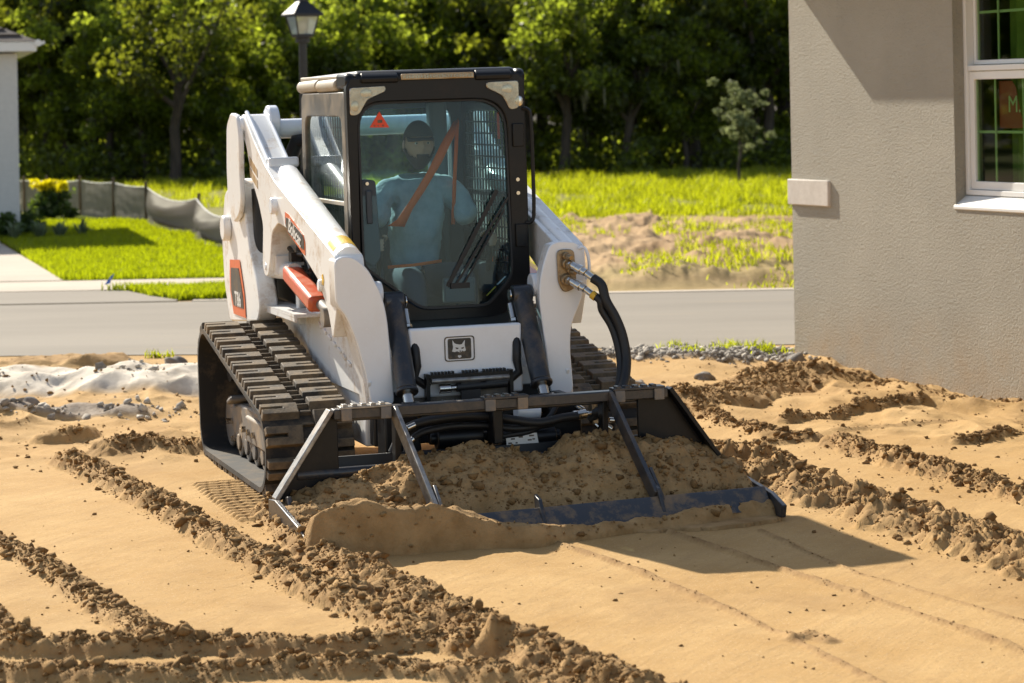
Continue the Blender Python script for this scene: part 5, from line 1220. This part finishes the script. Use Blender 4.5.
# ================================================================== DRIVER (same local space as the loader)
def to_world(o): o.location = ld.location; o.rotation_euler = ld.rotation_euler
PX = .06
V = [(PX, .27, 1.00), (PX, .27, 1.14), (PX, .22, 1.32), (PX, .18, 1.47), (PX, .15, 1.555), (PX, .13, 1.63)]
Rd = [.135, .128, .150, .140, .060, .055]
E_ = [(0, 1), (1, 2), (2, 3), (3, 4), (4, 5)]
def chain(pts_, rads, root_i):
    i = root_i
    for p, r_ in zip(pts_, rads): V.append(p); Rd.append(r_); E_.append((i, len(V)-1)); i = len(V)-1
    return i
hands = []
for sg in (-1, 1):
    chain([(PX+sg*.12, .17, 1.50), (PX+sg*.200, .15, 1.475), (PX+sg*.245, .11, 1.36), (PX+sg*.275, .06, 1.235), (PX+sg*.290, -.04, 1.215), (PX+sg*.297, -.115, 1.225), (PX+sg*.297, -.150, 1.235)], [.085, .068, .055, .045, .040, .030, .034], 3)
    chain([(PX+sg*.10, .20, .99), (PX+sg*.13, -.02, 1.02), (PX+sg*.14, -.20, 1.02), (PX+sg*.14, -.26, .92), (PX+sg*.14, -.30, .81), (PX+sg*.14, -.37, .775)], [.095, .085, .068, .055, .042, .038], 0)
bm_ = bmesh.new(); bm_.from_mesh(skin_mesh(V, E_, Rd))
# fingers curled round the levers: four of different length and a thumb, each its own chain rooted in the palm
for sg in (-1, 1):
    jx = PX+sg*.295
    for q_ in range(4):
        z = 1.252-.017*q_; ln = (.9, 1.0, .95, .78)[q_]
        vv = [(jx+sg*.012, -.135, z), (jx+sg*.036*ln, -.165, z+.002), (jx+sg*.034*ln, -.195*1, z), (jx+sg*.006, -.205, z-.002), (jx-sg*.014*ln, -.197, z-.003)]
        bm_.from_mesh(skin_mesh(vv, [(0, 1), (1, 2), (2, 3), (3, 4)], [.010, .0095, .009, .0085, .0075], 0, 1))
    vv = [(jx-sg*.016, -.130, 1.238), (jx-sg*.034, -.155, 1.255), (jx-sg*.026, -.182, 1.270), (jx-sg*.004, -.198, 1.272)]
    bm_.from_mesh(skin_mesh(vv, [(0, 1), (1, 2), (2, 3)], [.013, .011, .010, .009], 0, 1))
# head
HC = Vector((PX-.002, .10, 1.735))
def head_pt(t, a, grow=0.0):
    """t: 0 top .. pi chin; a: 0 faces forward (-y)"""
    x, y, z = math.sin(t)*math.sin(a), -math.sin(t)*math.cos(a), math.cos(t)
    rx_, ry_, rz_ = .077+grow, .096+grow, .122+grow
    if z < -.1: k = 1-.30*((-z-.1)/.9)**1.3; rx_ *= k; ry_ *= (1-.10*(-z))
    p = Vector((x*rx_, y*ry_, z*rz_)); f = max(0, math.cos(a))
    if grow == 0 and f > 0:
        g = lambda cx_, cz_, s1, s2: math.exp(-((p.x-cx_)/s1)**2-((p.z-cz_)/s2)**2)
        p.y -= .024*g(0, -.018, .011, .020)+.012*g(0, .002, .009, .022)       # nose
        p.y += .014*(g(.031, .010, .016, .011)+g(-.031, .010, .016, .011))      # eye sockets
        p.y -= .006*g(0, .030, .055, .010)                                        # brow
        p.y -= .006*g(0, -.058, .022, .007)+.010*g(0, -.098, .028, .018)         # lips, chin
        p.y += .004*g(0, -.073, .02, .006)
    return HC+p
hm = MB(); NU, NV = 40, 36
hv = [head_pt(math.pi*i/NV, 2*math.pi*j/NU) for i in range(NV+1) for j in range(NU)]
hm.add(hv, [(i*NU+j, i*NU+(j+1) % NU, (i+1)*NU+(j+1) % NU, (i+1)*NU+j) for i in range(NV) for j in range(NU)])
for sg in (-1, 1): hm.ball((HC.x+sg*.079, HC.y+.005, HC.z-.003), .010, .020, .032)
tmp = bpy.data.meshes.new('t'); tmp.from_pydata(hm.v, [], hm.f); bm_.from_mesh(tmp)
bmesh.ops.remove_doubles(bm_, verts=bm_.verts, dist=1e-5); bmesh.ops.recalc_face_normals(bm_, faces=bm_.faces)
pm = bpy.data.meshes.new('person'); bm_.to_mesh(pm); bm_.free()
pe = link('person', pm, 'skin'); rm = pe.modifiers.new('fuse', 'REMESH'); rm.mode = 'VOXEL'; rm.voxel_size = .006; rm.use_smooth_shade = True
to_world(pe); tag(pe, 'driver in teal t-shirt and dark cap seated behind the cab glass', 'person')
# clothes
V = [(PX, .27, 1.02), (PX, .27, 1.14), (PX, .22, 1.32), (PX, .185, 1.46), (PX, .17, 1.52)]; Rd = [.150, .145, .165, .152, .085]; E_ = [(0, 1), (1, 2), (2, 3), (3, 4)]
for sg in (-1, 1): chain([(PX+sg*.12, .17, 1.505), (PX+sg*.205, .15, 1.475), (PX+sg*.240, .115, 1.385), (PX+sg*.262, .085, 1.30)], [.096, .082, .075, .072], 3)
s_ = skin_mesh(V, E_, Rd); s_.polygons.foreach_set('use_smooth', [True]*len(s_.polygons)); so2 = link('t_shirt', s_, 'shirt', pe)
tx = bpy.data.textures.new('folds', 'CLOUDS'); tx.noise_scale = .085; tx.noise_depth = 2
ss2 = so2.modifiers.new('s', 'SUBSURF'); ss2.levels = 1; ss2.render_levels = 1
dm = so2.modifiers.new('folds', 'DISPLACE'); dm.texture = tx; dm.strength = .040; dm.mid_level = .45; dm.texture_coords = 'LOCAL'
V = [(PX, .27, 1.02), (PX, .27, .98)]; Rd = [.15, .14]; E_ = [(0, 1)]
for sg in (-1, 1): chain([(PX+sg*.10, .20, .99), (PX+sg*.13, -.02, 1.02), (PX+sg*.14, -.20, 1.02), (PX+sg*.14, -.26, .92), (PX+sg*.14, -.295, .835)], [.108, .098, .080, .068, .058], 1)
s_ = skin_mesh(V, E_, Rd); s_.polygons.foreach_set('use_smooth', [True]*len(s_.polygons)); link('trousers', s_, 'trousers', pe)
for sg in (-1, 1):
    a = MB(); a.ball((PX+sg*.14, -.375, .765), .045, .10, .04); a.build('shoe', 'engine_black', pe)
def patch(name, mat, t0, t1, a0, a1, grow, cond=None, jit=0):
    m_ = MB(); nu, nv = 40, 22; v = []; f = []; r_ = random.Random(5)
    for i in range(nv+1):
        for j in range(nu+1):
            v.append(head_pt(t0+(t1-t0)*i/nv, a0+(a1-a0)*j/nu, grow+r_.uniform(-jit, jit)))
    for i in range(nv):
        for j in range(nu):
            if cond is None or cond(t0+(t1-t0)*(i+.5)/nv, a0+(a1-a0)*(j+.5)/nu): f.append((i*(nu+1)+j, i*(nu+1)+j+1, (i+1)*(nu+1)+j+1, (i+1)*(nu+1)+j))
    m_.add(v, f); o = m_.build(name, mat, pe); q_ = o.modifiers.new('t', 'SOLIDIFY'); q_.thickness = .004; return o
patch('cap', 'cap', 0, 1.22, 0, 2*math.pi, .010)
a = MB(); br = []
for j in range(13):
    t = -1.15+2.3*j/12; br.append((HC.x+.080*math.sin(t), HC.y-.088*math.cos(t)+.01, HC.z+.044)); 
fr_ = [(HC.x+.082*math.sin(-1.15+2.3*j/12), HC.y-.088*math.cos(-1.15+2.3*j/12)-.065*math.cos((-1.15+2.3*j/12)*1.1), HC.z+.030-.010*abs(math.sin(-1.15+2.3*j/12))) for j in range(13)]
a.add(br+fr_, [(j, j+1, 14+j, 13+j) for j in range(12)]); bo = a.build('cap_brim', 'cap', pe); q_ = bo.modifiers.new('t', 'SOLIDIFY'); q_.thickness = .005
def beard(t, an):
    an = (an+math.pi) % (2*math.pi)-math.pi; z = math.cos(t)*.122
    return abs(an) < 1.5 and ((abs(an) < .45 and z < -.043) or z < -.060-.012*math.cos(an*2.2) or (abs(an) > 1.2 and z < -.015))
patch('beard', 'hair', 1.5, 2.95, -1.6, 1.6, .008, beard, .002)
def hairc(t, an): an = (an+math.pi) % (2*math.pi)-math.pi; return abs(an) > 1.35
patch('hair', 'hair', 1.1, 2.15, 0, 2*math.pi, .006, hairc, .002)
for sg in (-1, 1):
    a = MB(); a.ball((HC.x+sg*.031, HC.y-.0765, HC.z+.010), .011, .008, .0065); a.build('eye', 'decal_white', pe)
    a = MB(); a.ball((HC.x+sg*.031, HC.y-.0835, HC.z+.010), .005, .0025, .005); a.build('iris', 'eye_dark', pe)
    a = MB(); a.beam((HC.x+sg*.016, HC.y-.098, HC.z+.0265), (HC.x+sg*.046, HC.y-.088, HC.z+.027), .008, .006, (0, 1, 0)); a.build('eyebrow', 'hair', pe)
# ================================================================== BOX GRADER IN FRONT OF THE LOADER
bl = empty('box_grader', LOC); bl.rotation_euler = ld.rotation_euler
tag(bl, 'black steel grading box with open braces pushing sand before the loader', 'grading box')
a = MB(); a.box((0, -1.535, .525), (1.66, .07, .05)); a.beam((-.83, -1.49, .512), (.83, -1.49, .512), .02, .06); tb = a.build('top_beam', 'dark_steel', bl, bevel=.006)
for x0, x1 in ((-.80, -.55), (-.10, .12), (.55, .81)):
    a = MB(); a.box(((x0+x1)/2, -1.545, .555), (x1-x0, .08, .012)); n_ = int((x1-x0)/.045)
    for i in range(n_): a.box((x0+.025+i*.045, -1.555, .565), (.024, .05, .012))
    a.build('step_grip', 'worn_or_sunlit_steel' if x0 < -.5 else 'dark_steel', tb, bevel=.002)
    for x in (x0+.03, x1-.03): a = MB(); a.box((x, -1.578, .522), (.05, .016, .055)); a.build('clamp', 'frame_grey', tb, bevel=.003)
for sg in (-1, 1):
    # splayed end plate with a flange along its sloping edge
    a = MB(); P_ = [(.84, .53), (1.11, .14), (.80 if sg < 0 else .69, .14), (.80 if sg < 0 else .69, .53)]; a.prism([(sg*x, z) for x, z in P_][::sg], 'Y', -1.515, -1.495); ep = a.build('end_plate', 'black_paint', bl, bevel=.004)
    a = MB(); a.beam((sg*.84, -1.54, .545), (sg*1.115, -1.55, .15), .022, .085, (0, 1, 0)); a.build('end_flange', 'worn_or_sunlit_steel' if sg < 0 else 'black_paint', ep, bevel=.004)  # left flange paler: sunlight on its edge put into the colour
    # low side plate of the box
    a = MB(); a.prism([(-1.46, .0), (-1.46, .14), (-1.60, .155), (-2.16, .10), (-2.30, .06), (-2.28, .0)], 'X', *sorted((sg*1.105, sg*1.13))); sp2 = a.build('side_plate', 'dark_steel', bl, bevel=.004)
    a = MB(); a.prism([(-1.60, .10), (-1.60, .165), (-1.66, .175), (-1.70, .10)], 'X', *sorted((sg*1.06, sg*1.08))); a.build('side_lug', 'dark_steel', sp2, bevel=.004)
    # brace from the top beam to the cutting edge, with its gusset
    yb = -2.18 if sg < 0 else -2.13; xb = sg*.505 if sg < 0 else .55
    a = MB(); a.beam((sg*.535, -1.56, .520), (xb, yb, .115), .022, .075); bc = a.build('brace', 'worn_or_sunlit_steel' if sg < 0 else 'dark_steel', bl, bevel=.004)  # left brace and its gusset paler: sunlit look put into the colour
    a = MB(); a.prism([(yb-.06, .06), (yb-.03, .13), (yb+.12, .24), (yb+.16, .22), (yb+.10, .06)], 'X', xb+.013 if sg > 0 else xb+.013, xb+.03); a.build('gusset', 'worn_or_sunlit_steel' if sg < 0 else 'dark_steel', bc, bevel=.004)
    a = MB(); a.prism([(-1.47, .10), (-1.47, .50), (-1.55, .50), (-1.52, .10)], 'X', *sorted((sg*.50, sg*.53))); a.build('upright', 'black_paint', bl, bevel=.004)
    a = MB(); a.prism([(sg*.50, .30), (sg*.50, .20), (sg*.30, .18), (sg*.36, .27)][::sg], 'Y', -1.565, -1.553); a.build('corner_gusset', 'worn_or_sunlit_steel', bl, bevel=.003)
a = MB(); a.cyl((-1.0, -1.50, .245), (1.0, -1.50, .245), .026, 14); a.build('cross_pipe', 'dark_steel', bl)
a = MB(); a.prism([(-2.20, .125), (-2.215, .115), (-2.30, .028), (-2.27, .022), (-2.185, .105)], 'X', -1.10, 1.10)
def skew(p): return (p[0], p[1]+.10*p[0]/1.1*1.0, p[2])
ce = a.build('cutting_edge', 'bar_steel', bl, bevel=.003, fn=skew)
for x in (-.03, .56):
    a = MB(); a.prism([(-2.27, .06), (-2.20, .16), (-2.13, .175), (-2.14, .10)], 'X', x-.009, x+.009); a.build('edge_rib', 'dark_steel', ce, bevel=.003, fn=skew)
a = MB(); a.prism([(-1.40, .05), (-1.36, .10), (-1.34, .30), (-1.36, .30), (-1.385, .10), (-1.42, .05)], 'X', -.98, .98); a.build('back_plate', 'engine_black', bl, bevel=.004)
a = MB(); a.box((0, -1.33, .50), (.16, .10, .05)); a.box((0, -1.40, .42), (.05, .12, .20)); a.build('hitch', 'black_paint', bl, bevel=.006)
# hydraulics inside the frame
a = MB(); a.cyl((-.27, -1.30, .345), (-.04, -1.30, .345), .055, 20); a.cyl((.05, -1.30, .32), (.33, -1.30, .32), .048, 20); a.cyl((-.30, -1.29, .345), (.36, -1.29, .32), .03, 12); a.build('blade_cylinder', 'black_paint', bl, bevel=.006)
a = MB(); a.prism([(.065, .347), (.222, .347), (.230, .297), (.068, .290)], 'Y', -1.3595, -1.3575); lbp = a.build('label_plate', 'decal_white', bl, smooth=False)
a = MB()
for i, (x, z, w_) in enumerate(((.085, .305, .018), (.10, .325, .02), (.118, .305, .01), (.14, .332, .022), (.185, .315, .02), (.205, .318, .012), (.195, .335, .025))): a.box((x, -1.3605, z), (w_, .0015, .007))
a.build('label_print', 'decal_black', lbp, smooth=False)
a = MB(); a.cyl((.16, -1.22, .44), (.28, -1.22, .43), .045, 16); a.build('white_sleeve', 'clean_white', bl, bevel=.006)
for pth, r_ in (([(-.50, -1.35, .30), (-.42, -1.38, .42), (-.2, -1.39, .455), (0, -1.37, .44), (.10, -1.39, .42), (.22, -1.40, .40), (.34, -1.40, .415), (.42, -1.40, .42)], .022),
                ([(-.45, -1.33, .20), (-.40, -1.36, .36), (-.25, -1.37, .405), (-.05, -1.36, .40), (.12, -1.37, .375), (.3, -1.38, .39)], .018),
                ([(-.3, -1.34, .43), (-.05, -1.34, .44), (.05, -1.36, .47), (.04, -1.36, .52)], .016), ([(.36, -1.3, .5), (.30, -1.34, .42), (.20, -1.36, .36), (.05, -1.35, .34)], .014)):
    a = MB(); a.tube(catmull([Vector(p) for p in pth]), r_, 10); a.build('hydraulic_hose', 'hose_black', bl)
a = MB(); a.box((.545, -1.33, .425), (.075, .07, .115)); vb = a.build('valve_block', 'brass', bl, bevel=.006)
a = MB(); a.cyl((.40, -1.39, .420), (.47, -1.37, .423), .024, 12); a.cyl((.47, -1.37, .423), (.51, -1.36, .425), .012, 8); a.cyl((.43, -1.36, .465), (.47, -1.36, .44), .012, 8); a.cyl((.52, -1.36, .37), (.60, -1.38, .29), .010, 8); a.cyl((.57, -1.37, .36), (.60, -1.37, .34), .016, 10); a.cyl((.59, -1.37, .385), (.63, -1.37, .38), .014, 10); a.build('valve_fitting', 'chrome', vb, bevel=.002)
for p0, p1 in (((-.45, -1.46, .425), (-.41, -1.46, .440)), ((-.46, -1.46, .34), (-.42, -1.46, .375)), ((-.27, -1.36, .47), (-.24, -1.36, .47)), ((-.20, -1.36, .465), (-.14, -1.36, .468))):
    a = MB(); a.cyl(p0, p1, .015, 10); a.build('hose_end', 'chrome', bl, bevel=.002)
for i in range(26):   # mud on the low pipe and beams stays with the pushed sand below
    pass

# ---- the sand it pushes: heaped in the box and rolled out before the edge
k1, k2 = 260, 150
u, v = np.meshgrid(np.linspace(-1.16, 1.16, k1), np.linspace(-1.44, -2.62, k2))
lf = fbm(u*2.1+3, v*2.6, 4, 301); mf = fbm(u*9, v*9, 4, 305); hf = fbm(u*30, v*30, 3, 309)
back = np.interp(u, [-1.16, -1.0, -.85, -.6, -.45, -.25, 0, .1, .3, .5, .75, .95, 1.08, 1.16], [.09, .16, .22, .21, .27, .29, .27, .22, .27, .28, .28, .25, .21, .12])
prof = np.interp(v, [-2.62, -2.22, -2.12, -1.95, -1.75, -1.5, -1.44], [0, 0.02, .07, .52, .92, 1.0, .85])
h1_ = back*prof*(.60+.50*lf+.34*(1-np.abs(2*fbm(u*3.1+2, v*3.6, 3, 331)-1)))+.085*(mf-.5)*prof+.034*(hf-.5)*np.clip(prof*2, 0, 1)
# rolled bank in front of the edge, tall and smooth faced on the left
fy = np.interp(u, [-1.16, -1.0, -.8, -.4, -.1, .1, .5, .9, 1.16], [-2.36, -2.44, -2.50, -2.50, -2.47, -2.42, -2.33, -2.24, -2.20])
fh = np.interp(u, [-1.16, -1.05, -.9, -.65, -.42, -.25, -.12, .0, .3, .7, 1.0, 1.16], [.13, .20, .235, .215, .16, .11, .085, .065, .055, .06, .075, .06])*(.92+.16*lf)
bw = np.interp(u, [-1.16, -.6, -.2, .1, 1.16], [.30, .42, .30, .13, .12])
fy = fy+.05*(fbm(u*7+1, u*0+v*3, 4, 315)-.5)+.05*(fbm(u*2.2, v*0+4, 3, 317)-.5)
fh = fh*(.80+.42*fbm(u*4.5, v*0+9, 4, 319))
d = v-fy   # >0 behind the face
face_ = np.where(d < 0, 0, np.clip(d/.055, 0, 1)**.55)*np.clip((bw-d)/(.55*bw), 0, 1)
h2_ = fh*face_*(1+.22*(mf-.5))+.018*(mf-.5)*face_+.010*(hf-.5)*face_
hz_ = np.maximum(h1_, h2_)
edge = np.clip((1.16-np.abs(u))/.06, 0, 1); hz_ = hz_*edge
show_ = hz_ > .004
zz = np.where(show_, hz_, -.06)
Vp = np.stack([u, v, zz+.0], -1).reshape(-1, 3); ii = np.arange(k1*k2).reshape(k2, k1)
Fp = np.stack([ii[:-1, :-1], ii[1:, :-1], ii[1:, 1:], ii[:-1, 1:]], -1).reshape(-1, 4)
keep = (zz.reshape(-1)[Fp] > -.05).any(1); Fp = Fp[keep]
pile = link('pushed_sand', np_mesh('pushed_sand', Vp, Fp, True), 'pushed_sand'); pile.location = LOC; pile.rotation_euler = ld.rotation_euler
tag(pile, 'brown sand heaped inside the grading box and rolled before its edge', 'sand', kind='stuff')
k = 5500; cu = rs.uniform(-1.1, 1.1, k); cv = rs.uniform(-2.5, -1.46, k)
ci = np.clip(((cu+1.16)/2.32*(k1-1)).astype(int), 0, k1-1); cj = np.clip(((-1.44-cv)/1.18*(k2-1)).astype(int), 0, k2-1)
cz = zz[cj, ci]; isface = (h2_[cj, ci] > h1_[cj, ci]); ok = (cz > .01) & (~isface | (rs.rand(k) < .30)); cu, cv, cz = cu[ok], cv[ok], cz[ok]
cr_ = .0022+.005*rs.rand(len(cu))**2.2+.020*rs.rand(len(cu))**16
cl2 = link('box_clods', chunk_mesh('box_clods', cu, cv, cz+cr_*.25, cr_), 'clod'); cl2.location = LOC; cl2.rotation_euler = ld.rotation_euler
tag(cl2, 'crumbly clods lying on the sand inside the grading box', 'sand clods', kind='stuff')
